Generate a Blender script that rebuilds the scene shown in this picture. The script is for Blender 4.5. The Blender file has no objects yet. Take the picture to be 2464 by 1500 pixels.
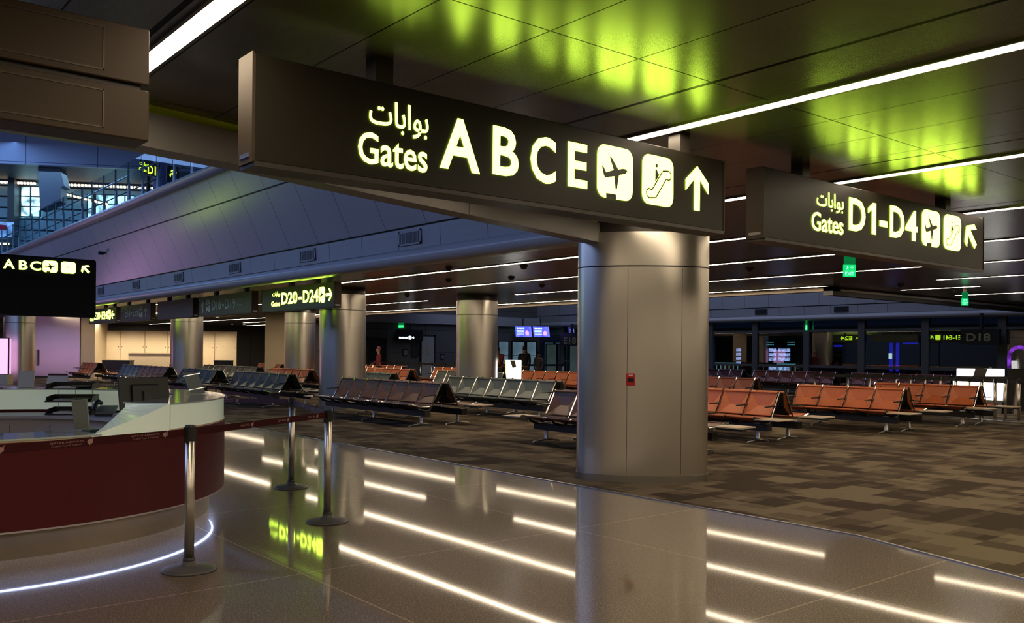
import bpy, bmesh, math, random
from math import sin, cos, pi, radians, atan2, sqrt
from mathutils import Vector, Matrix

random.seed(7)
C = bpy.context.scene.collection
SC = bpy.context.scene

# ------------------------------------------------------------------ camera
# x runs across the benches, y runs along the benches and light strips, z is up (metres)
YAW, ROLL, EYE = radians(39.36), radians(0.52), 1.55
cam_d = bpy.data.cameras.new('camera')
cam_d.sensor_width = 36.0
cam_d.lens = 36.0 * 2130 / 2464
cam_d.shift_y = (846 - 750) / 2464
cam_d.clip_end = 300
cam = bpy.data.objects.new('camera', cam_d)
C.objects.link(cam)
rt, up, fw = Vector((cos(YAW), -sin(YAW), 0)), Vector((0, 0, 1)), Vector((sin(YAW), cos(YAW), 0))
cam.matrix_world = Matrix.Translation((0, 0, EYE)) @ Matrix((rt, up, -fw)).transposed().to_4x4() @ Matrix.Rotation(ROLL, 4, 'Z')
SC.camera = cam

# ------------------------------------------------------------------ exposure, world, large lights
SC.view_settings.view_transform = 'Standard'
SC.view_settings.look = 'None'
SC.view_settings.exposure = 0.0
SC.view_settings.gamma = 1.0
SC.view_settings.use_curve_mapping = False
SC.cycles.use_denoising = True
SC.cycles.max_bounces = 7
SC.cycles.diffuse_bounces = 3
SC.cycles.glossy_bounces = 4
SC.cycles.transmission_bounces = 5
SC.cycles.transparent_max_bounces = 10
SC.cycles.caustics_reflective = False
SC.cycles.caustics_refractive = False
SC.cycles.sample_clamp_indirect = 4.0

wd = bpy.data.worlds.new('dawn_sky')
SC.world = wd
wd.use_nodes = True
wd.node_tree.nodes['Background'].inputs[0].default_value = (0.10, 0.20, 0.55, 1)
wd.node_tree.nodes['Background'].inputs[1].default_value = 0.07


def area(name, loc, sx, sy, power, col, rot=(0, 0, 0)):
    l = bpy.data.lights.new(name, 'AREA')
    l.shape = 'RECTANGLE'
    l.size, l.size_y = sx, sy
    l.energy, l.color = power, col
    o = bpy.data.objects.new(name, l)
    o.location, o.rotation_euler = loc, rot
    C.objects.link(o)
    return o


# dawn light through the roof glazing over the second hall and the upper floor, plus two added fills
area('atrium_wall_fill', (-9, 26, 8.6), 6, 34, 1250, (0.36, 0.50, 1.0), (0, radians(-84), 0))  # blue fill added from the side to wash the leaning wall
area('skylight_hall', (26.5, 25, 11.5), 9, 22, 650, (0.58, 0.66, 1.0))
area('skylight_upper', (2, 47, 12.0), 14, 8, 1050, (0.24, 0.46, 1.0))
area('concourse_fill', (11.5, 51.5, 10.7), 9, 4, 260, (0.35, 0.68, 1.0), (0, 0, radians(-29)))  # cyan fill added to brighten the concourse wall and balustrade posts

# ------------------------------------------------------------------ materials


def nd(nt, t, **k):
    n = nt.nodes.new(t)
    for a, v in k.items():
        setattr(n, a, v)
    return n


MATS = {}


def mat(name, col, rough=0.5, metal=0.0, var=0.08, scale=6.0, spec=0.5, coat=0.0, bump=0.0, bscale=40.0, rvar=0.0, bdist=0.01):
    """Principled surface whose colour (and if asked roughness, height) varies by a noise."""
    if name in MATS:
        return MATS[name]
    m = bpy.data.materials.new(name)
    m.use_nodes = True
    nt = m.node_tree
    b = nt.nodes['Principled BSDF']
    tc = nd(nt, 'ShaderNodeTexCoord')
    nz = nd(nt, 'ShaderNodeTexNoise')
    nz.inputs['Scale'].default_value = scale
    nz.inputs['Detail'].default_value = 3
    nt.links.new(tc.outputs['Object'], nz.inputs['Vector'])
    mx = nd(nt, 'ShaderNodeMixRGB')
    mx.inputs[1].default_value = tuple(max(0, c * (1 - var)) for c in col) + (1,)
    mx.inputs[2].default_value = tuple(min(1, c * (1 + var)) for c in col) + (1,)
    nt.links.new(nz.outputs['Fac'], mx.inputs[0])
    nt.links.new(mx.outputs[0], b.inputs['Base Color'])
    b.inputs['Roughness'].default_value = rough
    b.inputs['Metallic'].default_value = metal
    b.inputs['Specular IOR Level'].default_value = spec
    b.inputs['Coat Weight'].default_value = coat
    b.inputs['Coat Roughness'].default_value = 0.05
    if rvar:
        mr = nd(nt, 'ShaderNodeMapRange')
        mr.inputs['To Min'].default_value = rough - rvar
        mr.inputs['To Max'].default_value = rough + rvar
        nt.links.new(nz.outputs['Fac'], mr.inputs['Value'])
        nt.links.new(mr.outputs[0], b.inputs['Roughness'])
    if bump:
        n2 = nd(nt, 'ShaderNodeTexNoise')
        n2.inputs['Scale'].default_value = bscale
        n2.inputs['Detail'].default_value = 0 if bscale < 5 else 2
        nt.links.new(tc.outputs['Object'], n2.inputs['Vector'])
        bp = nd(nt, 'ShaderNodeBump')
        bp.inputs['Strength'].default_value = bump
        bp.inputs['Distance'].default_value = bdist
        nt.links.new(n2.outputs['Fac'], bp.inputs['Height'])
        nt.links.new(bp.outputs[0], b.inputs['Normal'])
    MATS[name] = m
    return m


def glow(name, col, strength, var=0.0, scale=2.0):
    """A thing that gives off light: lamp diffusers, lit lettering, screens, lit windows."""
    if name in MATS:
        return MATS[name]
    m = bpy.data.materials.new(name)
    m.use_nodes = True
    nt = m.node_tree
    nt.nodes.remove(nt.nodes['Principled BSDF'])
    e = nd(nt, 'ShaderNodeEmission')
    e.inputs[0].default_value = col + (1,)
    e.inputs[1].default_value = strength
    if var:
        tc = nd(nt, 'ShaderNodeTexCoord')
        nz = nd(nt, 'ShaderNodeTexNoise')
        nz.inputs['Scale'].default_value = scale
        nt.links.new(tc.outputs['Object'], nz.inputs['Vector'])
        mr = nd(nt, 'ShaderNodeMapRange')
        mr.inputs['From Min'].default_value = 0.35
        mr.inputs['From Max'].default_value = 0.65
        mr.inputs['To Min'].default_value = strength * (1 - var)
        mr.inputs['To Max'].default_value = strength * (1 + var)
        nt.links.new(nz.outputs['Fac'], mr.inputs['Value'])
        nt.links.new(mr.outputs[0], e.inputs[1])
    nt.links.new(e.outputs[0], nt.nodes['Material Output'].inputs[0])
    MATS[name] = m
    return m


def glass(name, tint, alpha=0.12, rough=0.0, ior=1.5):
    """Thin pane: mostly see-through, mirror-like at grazing angles."""
    if name in MATS:
        return MATS[name]
    m = bpy.data.materials.new(name)
    m.use_nodes = True
    nt = m.node_tree
    nt.nodes.remove(nt.nodes['Principled BSDF'])
    tr = nd(nt, 'ShaderNodeBsdfTransparent')
    tr.inputs[0].default_value = tint + (1,)
    gl = nd(nt, 'ShaderNodeBsdfGlossy')
    gl.inputs['Roughness'].default_value = rough
    fr = nd(nt, 'ShaderNodeFresnel')
    fr.inputs[0].default_value = ior
    ad = nd(nt, 'ShaderNodeMath', operation='ADD')
    ad.inputs[1].default_value = alpha
    mx = nd(nt, 'ShaderNodeMixShader')
    nt.links.new(fr.outputs[0], ad.inputs[0])
    # the inner side of a pane must not mirror totally
    ge = nd(nt, 'ShaderNodeNewGeometry')
    iv = nd(nt, 'ShaderNodeMath', operation='SUBTRACT')
    iv.inputs[0].default_value = 1.0
    nt.links.new(ge.outputs['Backfacing'], iv.inputs[1])
    ml = nd(nt, 'ShaderNodeMath', operation='MULTIPLY')
    nt.links.new(ad.outputs[0], ml.inputs[0])
    nt.links.new(iv.outputs[0], ml.inputs[1])
    nt.links.new(ml.outputs[0], mx.inputs[0])
    nt.links.new(tr.outputs[0], mx.inputs[1])
    nt.links.new(gl.outputs[0], mx.inputs[2])
    nt.links.new(mx.outputs[0], nt.nodes['Material Output'].inputs[0])
    MATS[name] = m
    return m


def line_mask(nt, sock, period, offset, width):
    """1 on thin parallel lines of a coordinate."""
    a = nd(nt, 'ShaderNodeMath', operation='ADD')
    a.inputs[1].default_value = -offset + period * 200 + width / 2
    nt.links.new(sock, a.inputs[0])
    m = nd(nt, 'ShaderNodeMath', operation='MODULO')
    m.inputs[1].default_value = period
    nt.links.new(a.outputs[0], m.inputs[0])
    l = nd(nt, 'ShaderNodeMath', operation='LESS_THAN')
    l.inputs[1].default_value = width
    nt.links.new(m.outputs[0], l.inputs[0])
    return l.outputs[0]


def panel_mat(name, col, rough, joints, joint_col=(0.004, 0.004, 0.004), metal=0.0, spec=0.5, speckle=0.0, perf=0.0, var=0.06, coat=0.0, rvar=0.0, coat_rough=0.05):
    """Large surface divided by thin joints: joints = [(axis, period, offset, width), ...]."""
    m = bpy.data.materials.new(name)
    m.use_nodes = True
    nt = m.node_tree
    b = nt.nodes['Principled BSDF']
    tc = nd(nt, 'ShaderNodeTexCoord')
    sx = nd(nt, 'ShaderNodeSeparateXYZ')
    nt.links.new(tc.outputs['Object'], sx.inputs[0])
    nz = nd(nt, 'ShaderNodeTexNoise')
    nz.inputs['Scale'].default_value = 0.8
    nt.links.new(tc.outputs['Object'], nz.inputs['Vector'])
    mx = nd(nt, 'ShaderNodeMixRGB')
    mx.inputs[1].default_value = tuple(c * (1 - var) for c in col) + (1,)
    mx.inputs[2].default_value = tuple(c * (1 + var) for c in col) + (1,)
    nt.links.new(nz.outputs['Fac'], mx.inputs[0])
    cur = mx.outputs[0]
    if speckle:
        for sc, th, cc in ((130, 0.44, tuple(c * 0.25 for c in col)), (95, 0.6, tuple(min(1, c * 2.4) for c in col))):
            n2 = nd(nt, 'ShaderNodeTexNoise')
            n2.inputs['Scale'].default_value = sc
            n2.inputs['Detail'].default_value = 1
            nt.links.new(tc.outputs['Object'], n2.inputs['Vector'])
            g = nd(nt, 'ShaderNodeMath', operation='LESS_THAN' if th < 0.5 else 'GREATER_THAN')
            g.inputs[1].default_value = th
            nt.links.new(n2.outputs['Fac'], g.inputs[0])
            m2 = nd(nt, 'ShaderNodeMixRGB')
            m2.inputs[2].default_value = cc + (1,)
            s2 = nd(nt, 'ShaderNodeMath', operation='MULTIPLY')
            s2.inputs[1].default_value = speckle
            nt.links.new(g.outputs[0], s2.inputs[0])
            nt.links.new(s2.outputs[0], m2.inputs[0])
            nt.links.new(cur, m2.inputs[1])
            cur = m2.outputs[0]
    tot = None
    for ax, per, off, w in joints:
        k = line_mask(nt, sx.outputs['XYZ'.index(ax)], per, off, w)
        if tot is None:
            tot = k
        else:
            q = nd(nt, 'ShaderNodeMath', operation='MAXIMUM')
            nt.links.new(tot, q.inputs[0])
            nt.links.new(k, q.inputs[1])
            tot = q.outputs[0]
    if tot is not None:
        m3 = nd(nt, 'ShaderNodeMixRGB')
        m3.inputs[2].default_value = joint_col + (1,)
        nt.links.new(tot, m3.inputs[0])
        nt.links.new(cur, m3.inputs[1])
        cur = m3.outputs[0]
    nt.links.new(cur, b.inputs['Base Color'])
    b.inputs['Roughness'].default_value = rough
    b.inputs['Metallic'].default_value = metal
    b.inputs['Specular IOR Level'].default_value = spec
    b.inputs['Coat Weight'].default_value = coat
    b.inputs['Coat Roughness'].default_value = coat_rough
    if tot is not None:
        # joints are open gaps: no gloss there
        mj = nd(nt, 'ShaderNodeMapRange')
        mj.inputs['To Min'].default_value = spec
        mj.inputs['To Max'].default_value = 0.02
        nt.links.new(tot, mj.inputs['Value'])
        nt.links.new(mj.outputs[0], b.inputs['Specular IOR Level'])
    if rvar:
        mr = nd(nt, 'ShaderNodeMapRange')
        mr.inputs['To Min'].default_value = rough - rvar
        mr.inputs['To Max'].default_value = rough + rvar
        nt.links.new(nz.outputs['Fac'], mr.inputs['Value'])
        nt.links.new(mr.outputs[0], b.inputs['Roughness'])
    if perf:
        vo = nd(nt, 'ShaderNodeTexVoronoi')
        vo.inputs['Scale'].default_value = 120
        vo.inputs['Randomness'].default_value = 0
        nt.links.new(tc.outputs['Object'], vo.inputs['Vector'])
        bp = nd(nt, 'ShaderNodeBump')
        bp.inputs['Strength'].default_value = perf
        bp.inputs['Distance'].default_value = 0.004
        nt.links.new(vo.outputs['Distance'], bp.inputs['Height'])
        nt.links.new(bp.outputs[0], b.inputs['Normal'])
    MATS[name] = m
    return m


M_ceil = panel_mat('ceiling_metal', (0.085, 0.080, 0.070), 0.24, [('X', 0.645, 2.29, 0.009), ('Y', 2.6, 3.3, 0.010), ('X', 2.8, 4.22, 0.035)], spec=0.55, perf=0.06)
M_floor = panel_mat('terrazzo', (0.130, 0.098, 0.068), 0.045, [('X', 2.56, 5.33, 0.012), ('Y', 2.56, 5.64, 0.012)], joint_col=(0.30, 0.24, 0.17), speckle=0.75, spec=0.17, rvar=0.008, coat=0.36, coat_rough=0.28)
M_atr = panel_mat('white_wall_panels', (0.42, 0.43, 0.45), 0.25, [('Y', 1.27, 13.43, 0.012), ('Z', 40, 4.83, 0.03)], joint_col=(0.05, 0.05, 0.06), spec=0.9)
M_fas = panel_mat('perforated_fascia', (0.38, 0.40, 0.43), 0.5, [('Y', 1.25, 13.0, 0.012)], joint_col=(0.06, 0.06, 0.07), perf=0.6)
M_bull = mat('bullnose_white', (0.50, 0.51, 0.54), 0.30, var=0.03)
M_lower = panel_mat('fascia_beige', (0.27, 0.26, 0.255), 0.4, [('X', 2.4, 0.3, 0.006)], spec=0.4)
M_dark = mat('dark_paint', (0.012, 0.011, 0.010), 0.45)
M_black = mat('black_plastic', (0.010, 0.010, 0.010), 0.4)
M_sign = mat('sign_bronze_paint', (0.014, 0.012, 0.007), 0.45, var=0.05, spec=0.3)
M_sign2 = mat('sign_green_grey_paint', (0.055, 0.070, 0.042), 0.38, var=0.05)
M_signbox = mat('sign_bronze_panel', (0.050, 0.034, 0.020), 0.48, spec=0.25, metal=0.0, var=0.12, scale=2)
M_steel = mat('brushed_steel', (0.68, 0.64, 0.57), 0.31, metal=1.0, var=0.05, scale=2.0)
M_chrome = mat('polished_aluminium', (0.62, 0.60, 0.57), 0.13, metal=1.0, var=0.03)
M_alu = mat('satin_aluminium', (0.45, 0.44, 0.42), 0.3, metal=1.0, var=0.04)
M_strip = glow('strip_diffuser', (1.0, 0.80, 0.56), 26)
M_frame = mat('strip_frame', (0.10, 0.09, 0.08), 0.4)
M_letter = glow('lit_lettering', (0.66, 1.0, 0.072), 11.5)
M_letter_far = glow('lit_lettering_small', (0.55, 1.0, 0.03), 4.0)
M_unlit = mat('unlit_lettering', (0.62, 0.76, 0.42), 0.5)
M_pict = mat('pictogram_dark', (0.02, 0.022, 0.006), 0.5)
M_hang = mat('sign_hanger', (0.035, 0.031, 0.026), 0.4)
M_trim = mat('trim_tan', (0.30, 0.24, 0.17), 0.4)
M_drywall = panel_mat('dark_wall_panels', (0.15, 0.145, 0.135), 0.6, [('X', 2.4, 0.0, 0.015), ('Z', 1.2, 0.25, 0.012)])
M_teal = panel_mat('upper_glazing_wall', (0.24, 0.40, 0.48), 0.3, [('Z', 0.62, 0.1, 0.10)], joint_col=(0.02, 0.03, 0.04))
M_blue = panel_mat('blue_bulkhead', (0.30, 0.33, 0.42), 0.45, [('X', 3.0, 0.4, 0.03), ('Z', 2.2, 0.0, 0.03)], joint_col=(0.10, 0.11, 0.15))
M_soffit = mat('soffit_dark', (0.055, 0.06, 0.075), 0.5)
M_navy = mat('navy_pillar', (0.10, 0.12, 0.16), 0.5)
M_cream = mat('cream_panel', (0.62, 0.52, 0.36), 0.5, var=0.04)
M_pane = glass('clear_glass', (0.86, 0.93, 0.96), 0.02)
M_night = glass('night_window_glass', (0.42, 0.46, 0.46), 0.16, ior=1.7)


def carpet_mat():
    m = bpy.data.materials.new('carpet_planks')
    m.use_nodes = True
    nt = m.node_tree
    b = nt.nodes['Principled BSDF']
    tc = nd(nt, 'ShaderNodeTexCoord')
    cur = None
    for k, (w, h, rot, seed) in enumerate(((0.5, 0.25, 90, 0.0), (0.75, 0.25, 0, 3.5), (0.5, 0.5, 90, 9.0))):
        mp = nd(nt, 'ShaderNodeMapping')
        mp.inputs['Rotation'].default_value = (0, 0, radians(rot))
        mp.inputs['Location'].default_value = (seed, seed * 0.7, 0)
        nt.links.new(tc.outputs['Object'], mp.inputs[0])
        br = nd(nt, 'ShaderNodeTexBrick')
        br.offset = 0.37
        br.inputs['Color1'].default_value = (0, 0, 0, 1)
        br.inputs['Color2'].default_value = (1, 1, 1, 1)
        br.inputs['Mortar Size'].default_value = 0.0
        br.inputs['Scale'].default_value = 1.0
        br.inputs['Brick Width'].default_value = w
        br.inputs['Row Height'].default_value = h
        nt.links.new(mp.outputs[0], br.inputs['Vector'])
        if cur is None:
            cur = br.outputs['Color']
        else:
            mx = nd(nt, 'ShaderNodeMixRGB')
            mx.inputs[0].default_value = 0.42
            nt.links.new(cur, mx.inputs[1])
            nt.links.new(br.outputs['Color'], mx.inputs[2])
            cur = mx.outputs[0]
    cr = nd(nt, 'ShaderNodeValToRGB')
    cr.color_ramp.interpolation = 'CONSTANT'
    el = cr.color_ramp.elements
    el[0].position, el[0].color = 0.0, (0.058, 0.042, 0.028, 1)
    el[1].position, el[1].color = 0.62, (0.195, 0.153, 0.102, 1)
    e = el.new(0.36)
    e.color = (0.092, 0.068, 0.046, 1)
    e = el.new(0.5)
    e.color = (0.140, 0.108, 0.071, 1)
    nt.links.new(cur, cr.inputs[0])
    nz = nd(nt, 'ShaderNodeTexNoise')
    nz.inputs['Scale'].default_value = 220
    nt.links.new(tc.outputs['Object'], nz.inputs['Vector'])
    mx = nd(nt, 'ShaderNodeMixRGB', blend_type='MULTIPLY')
    mx.inputs[0].default_value = 0.5
    nt.links.new(cr.outputs[0], mx.inputs[1])
    nt.links.new(nz.outputs['Fac'], mx.inputs[2])
    nt.links.new(mx.outputs[0], b.inputs['Base Color'])
    bp = nd(nt, 'ShaderNodeBump')
    bp.inputs['Strength'].default_value = 0.4
    bp.inputs['Distance'].default_value = 0.004
    nt.links.new(nz.outputs['Fac'], bp.inputs['Height'])
    nt.links.new(bp.outputs[0], b.inputs['Normal'])
    b.inputs['Roughness'].default_value = 0.95
    b.inputs['Specular IOR Level'].default_value = 0.1
    return m


M_carpet = carpet_mat()

# ------------------------------------------------------------------ mesh helpers


class MB:
    """Collects vertices and faces (world or local metres), then links ONE mesh object."""

    def __init__(s):
        s.v, s.f = [], []

    def add(s, vs, fs):
        o = len(s.v)
        s.v += [tuple(p) for p in vs]
        s.f += [tuple(i + o for i in f) for f in fs]
        return s

    def box(s, x0, x1, y0, y1, z0, z1):
        vs = [(x, y, z) for z in (z0, z1) for y in (y0, y1) for x in (x0, x1)]
        return s.add(vs, [(0, 2, 3, 1), (4, 5, 7, 6), (0, 1, 5, 4), (2, 6, 7, 3), (0, 4, 6, 2), (1, 3, 7, 5)])

    def obox(s, c, ax, ay, az, sx, sy, sz):
        """box with its own axes, centred on c"""
        c, ax, ay, az = Vector(c), Vector(ax), Vector(ay), Vector(az)
        vs = [c + ax * sx / 2 * i + ay * sy / 2 * j + az * sz / 2 * k for k in (-1, 1) for j in (-1, 1) for i in (-1, 1)]
        return s.add(vs, [(0, 2, 3, 1), (4, 5, 7, 6), (0, 1, 5, 4), (2, 6, 7, 3), (0, 4, 6, 2), (1, 3, 7, 5)])

    def prism(s, poly, z0, z1):
        n = len(poly)
        vs = [(x, y, z0) for x, y in poly] + [(x, y, z1) for x, y in poly]
        return s.add(vs, [tuple(range(n - 1, -1, -1)), tuple(range(n, 2 * n))] + [(i, (i + 1) % n, (i + 1) % n + n, i + n) for i in range(n)])

    def slab(s, poly, off):
        """polygon of 3-D points given thickness along the vector off"""
        n = len(poly)
        off = Vector(off)
        vs = [Vector(p) for p in poly] + [Vector(p) + off for p in poly]
        return s.add(vs, [tuple(range(n - 1, -1, -1)), tuple(range(n, 2 * n))] + [(i, (i + 1) % n, (i + 1) % n + n, i + n) for i in range(n)])

    def lathe(s, prof, cx=0, cy=0, cz=0, n=24, sx=1, sy=1):
        vs, fs = [], []
        for r, z in prof:
            vs += [(cx + r * cos(2 * pi * i / n) * sx, cy + r * sin(2 * pi * i / n) * sy, cz + z) for i in range(n)]
        for k in range(len(prof) - 1):
            for i in range(n):
                j = (i + 1) % n
                fs.append((k * n + i, k * n + j, (k + 1) * n + j, (k + 1) * n + i))
        fs.append(tuple(range(n - 1, -1, -1)))
        fs.append(tuple((len(prof) - 1) * n + i for i in range(n)))
        return s.add(vs, fs)

    def tube(s, path, r, n=8, flat=1.0):
        """swept tube; flat < 1 squeezes it sideways"""
        P = [Vector(p) for p in path]
        vs, fs = [], []
        for i, p in enumerate(P):
            t = (P[min(i + 1, len(P) - 1)] - P[max(i - 1, 0)]).normalized()
            ref = Vector((0, 0, 1)) if abs(t.z) < 0.95 else Vector((0, 1, 0))
            a = t.cross(ref).normalized()
            b = a.cross(t)
            vs += [p + a * (r * flat * cos(2 * pi * k / n)) + b * (r * sin(2 * pi * k / n)) for k in range(n)]
        for i in range(len(P) - 1):
            for k in range(n):
                j = (k + 1) % n
                fs.append((i * n + k, i * n + j, (i + 1) * n + j, (i + 1) * n + k))
        fs.append(tuple(range(n - 1, -1, -1)))
        fs.append(tuple((len(P) - 1) * n + k for k in range(n)))
        return s.add(vs, fs)

    def strip(s, prof, a, b, close=False):
        """profile of (x, z) swept along y from a to b (open sheet, or closed solid)"""
        n = len(prof)
        vs = [(x, a, z) for x, z in prof] + [(x, b, z) for x, z in prof]
        fs = [(i, (i + 1) % n, (i + 1) % n + n, i + n) for i in range(n if close else n - 1)]
        if close:
            fs += [tuple(range(n - 1, -1, -1)), tuple(range(n, 2 * n))]
        return s.add(vs, fs)

    def build(s, name, m, parent=None, smooth=False, bevel=0.0, local=False):
        me = bpy.data.meshes.new(name)
        off = Vector((0, 0, 0))
        if parent is not None and not local:
            q = parent
            while q is not None:
                off += Vector(q.location)
                q = q.parent
        me.from_pydata([tuple(Vector(p) - off) for p in s.v], [], s.f)
        bm = bmesh.new()
        bm.from_mesh(me)
        bmesh.ops.recalc_face_normals(bm, faces=bm.faces)
        bm.to_mesh(me)
        bm.free()
        me.materials.append(m)
        o = bpy.data.objects.new(name, me)
        C.objects.link(o)
        if parent is not None:
            o.parent = parent
        if smooth:
            for p in me.polygons:
                p.use_smooth = True
            md = o.modifiers.new('edges', 'EDGE_SPLIT')
            md.split_angle = radians(38)
        if bevel:
            md = o.modifiers.new('bevel', 'BEVEL')
            md.width = bevel
            md.segments = 2
            md.limit_method = 'ANGLE'
        return o


def tag(o, label=None, cat=None, group=None, kind=None):
    for k, v in (('label', label), ('category', cat), ('group', group), ('kind', kind)):
        if v:
            o[k] = v
    return o


def thing(name, loc, label, cat, group=None, kind=None):
    o = bpy.data.objects.new(name, None)
    o.empty_display_size = 0.1
    o.location = loc
    C.objects.link(o)
    return tag(o, label, cat, group, kind)


def struct(name, mb, m, label=None, **k):
    return tag(mb.build(name, m, **k), label, None, None, 'structure')


def copy_tree(o, parent=None):
    c = o.copy()
    C.objects.link(c)
    c.parent = parent
    for ch in o.children:
        copy_tree(ch, c)
    return c


# ---- lettering: glyph outlines from the built-in font, fitted into a rectangle of a sign face
_txt = {}


def text_mesh(t, weight):
    k = (t, weight)
    if k not in _txt:
        cu = bpy.data.curves.new('lettering_outline', 'FONT')
        cu.body = t
        cu.offset = weight
        cu.resolution_u = 3
        cu.fill_mode = 'FRONT'
        o = bpy.data.objects.new('lettering_outline', cu)
        C.objects.link(o)
        dg = bpy.context.evaluated_depsgraph_get()
        me = bpy.data.meshes.new_from_object(o.evaluated_get(dg))
        vs = [tuple(v.co) for v in me.vertices]
        fs = [tuple(p.vertices) for p in me.polygons]
        bpy.data.objects.remove(o)
        bpy.data.meshes.remove(me)
        bpy.data.curves.remove(cu)
        xs, ys = [v[0] for v in vs], [v[1] for v in vs]
        x0, y0, w, h = min(xs), min(ys), max(xs) - min(xs), max(ys) - min(ys)
        _txt[k] = ([((v[0] - x0) / w, (v[1] - y0) / h) for v in vs], fs)
    return _txt[k]


ARABIC_GATES = '\uFE95\uFE8E\uFE91\uFE8D\uFEEE\uFE91'


class Face:
    """Sign face: s runs along `right` from `org`, t runs up; writing lies `off` in front of it."""

    def __init__(s, org, right, normal, off=0.004):
        s.o, s.r, s.n, s.off = Vector(org), Vector(right).normalized(), Vector(normal).normalized(), off
        s.lit, s.dark, s.dks, s.own = MB(), MB(), [], []

    def P(s, a, b, e=0.0):
        return s.o + s.r * a + Vector((0, 0, 1)) * b + s.n * (s.off + e)

    def text(s, t, a0, a1, b0, b1, weight=0.012):
        pts, fs = text_mesh(t, weight)
        s.lit.add([s.P(a0 + p[0] * (a1 - a0), b0 + p[1] * (b1 - b0)) for p in pts], fs)

    def poly(s, pts, a0, a1, b0, b1, dark=False, e=0.0):
        (s.dark if dark else s.lit).add([s.P(a0 + p[0] * (a1 - a0), b0 + p[1] * (b1 - b0), e) for p in pts], [tuple(range(len(pts)))])

    def plate(s, a0, a1, b0, b1, r=0.2):
        pts = []
        for cx, cy, st in ((1 - r, 1 - r, 0), (r, 1 - r, 90), (r, r, 180), (1 - r, r, 270)):
            pts += [(cx + r * cos(radians(st + k * 18)), cy + r * sin(radians(st + k * 18))) for k in range(6)]
        keep, s.lit = s.lit, MB()
        s.poly(pts, a0, a1, b0, b1)
        s.own.append(('pictogram_plate', s.lit))
        s.lit = keep

    def plane(s, a0, a1, b0, b1):
        s.plate(a0, a1, b0, b1)
        s.dark = MB()
        s.dks.append(('airplane_pictogram', s.dark))
        s.poly([(.84, .565), (.80, .61), (.70, .61), (.58, .575), (.37, .80), (.33, .79), (.44, .55), (.24, .48), (.16, .59), (.12, .58), (.17, .42), (.21, .37), (.46, .43), (.50, .19), (.545, .19), (.60, .47), (.78, .515)], a0, a1, b0, b1, True, 0.003)
        s.poly([(.24, -0.01), (.52, -0.01), (.52, .09), (.24, .09)], a0, a1, b0, b1, True, 0.003)

    def escalator(s, a0, a1, b0, b1):
        s.plate(a0, a1, b0, b1)
        s.dark = MB()
        s.dks.append(('escalator_pictogram', s.dark))
        cl = [(.22, .22), (.36, .22), (.70, .64), (.82, .64)]
        w, k = 0.095, 0.016
        L, R_ = [], []
        for i, p in enumerate(cl):
            q0, q1 = cl[max(i - 1, 0)], cl[min(i + 1, 3)]
            d = sqrt((q1[0] - q0[0]) ** 2 + (q1[1] - q0[1]) ** 2)
            n = (-(q1[1] - q0[1]) / d, (q1[0] - q0[0]) / d)
            L.append((p[0] + n[0] * w, p[1] + n[1] * w))
            R_.append((p[0] - n[0] * w, p[1] - n[1] * w))
        cap1 = [(.82 + w * cos(radians(t)), .64 + w * sin(radians(t))) for t in (60, 30, 0, -30, -60)]
        cap0 = [(.22 - w * cos(radians(t)), .22 - w * sin(radians(t))) for t in (60, 30, 0, -30, -60)]
        ring = L + cap1 + R_[::-1] + cap0
        n = len(ring)
        for i in range(n):
            p, q = ring[i], ring[(i + 1) % n]
            d = max(1e-6, sqrt((q[0] - p[0]) ** 2 + (q[1] - p[1]) ** 2))
            m = (-(q[1] - p[1]) / d * k, (q[0] - p[0]) / d * k)
            s.poly([(p[0] + m[0], p[1] + m[1]), (q[0] + m[0], q[1] + m[1]), (q[0] - m[0], q[1] - m[1]), (p[0] - m[0], p[1] - m[1])], a0, a1, b0, b1, True, 0.003)
        s.poly([(.44 + .042 * cos(t * pi / 5), .80 + .04 * sin(t * pi / 5)) for t in range(10)], a0, a1, b0, b1, True, 0.003)
        s.poly([(.40, .71), (.44, .73), (.48, .68), (.50, .63), (.55, .66), (.48, .55), (.40, .46)], a0, a1, b0, b1, True, 0.003)

    def arrow(s, a0, a1, b0, b1, deg=0):
        pts = [(.5, 1), (1, .66), (1, .41), (.62, .70), (.62, 0), (.38, 0), (.38, .70), (0, .41), (0, .66)]
        t = radians(deg)
        if deg:
            pts = [(.5 + (x - .5) * cos(t) * .95 - (y - .5) * sin(t) * .95, .5 + (x - .5) * sin(t) * .95 + (y - .5) * cos(t) * .95) for x, y in pts]
        keep, s.lit = s.lit, MB()
        s.poly(pts, a0, a1, b0, b1)
        s.own.append(('arrow', s.lit))
        s.lit = keep

    def build(s, parent, m, name='lettering'):
        if s.lit.v:
            s.lit.build(name, m, parent)
        for nm, d in s.own:
            d.build(nm, m, parent)
        for nm, d in s.dks:
            d.build(nm, M_pict, parent)

# ================================================================== the setting
CEIL = 3.15
struct('floor', MB().box(-14, 46, -12, 64, -0.3, 0.0), M_floor, 'polished speckled terrazzo floor with thin pale joints')
edge = [(7.08, 63), (7.08, 3.95), (6.83, 3.12), (6.62, 2.40), (6.1, 0.4), (5.2, -4), (5.0, -12)]
struct('floor.001', MB().prism(edge + [(45.5, -12), (45.5, 63)], 0.0, 0.008), M_carpet, 'carpet of brown and taupe planks beside the terrazzo')
tr = MB()
for (ax, ay), (bx, by) in zip(edge, edge[1:]):
    d = Vector((bx - ax, by - ay, 0)).normalized()
    n = Vector((d.y, -d.x, 0)) * 0.012
    tr.prism([(ax - n.x, ay - n.y), (bx - n.x, by - n.y), (bx + n.x, by + n.y), (ax + n.x, ay + n.y)], 0.0, 0.011)
struct('trim_1', tr, M_alu, 'thin metal strip between terrazzo and carpet')

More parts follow.
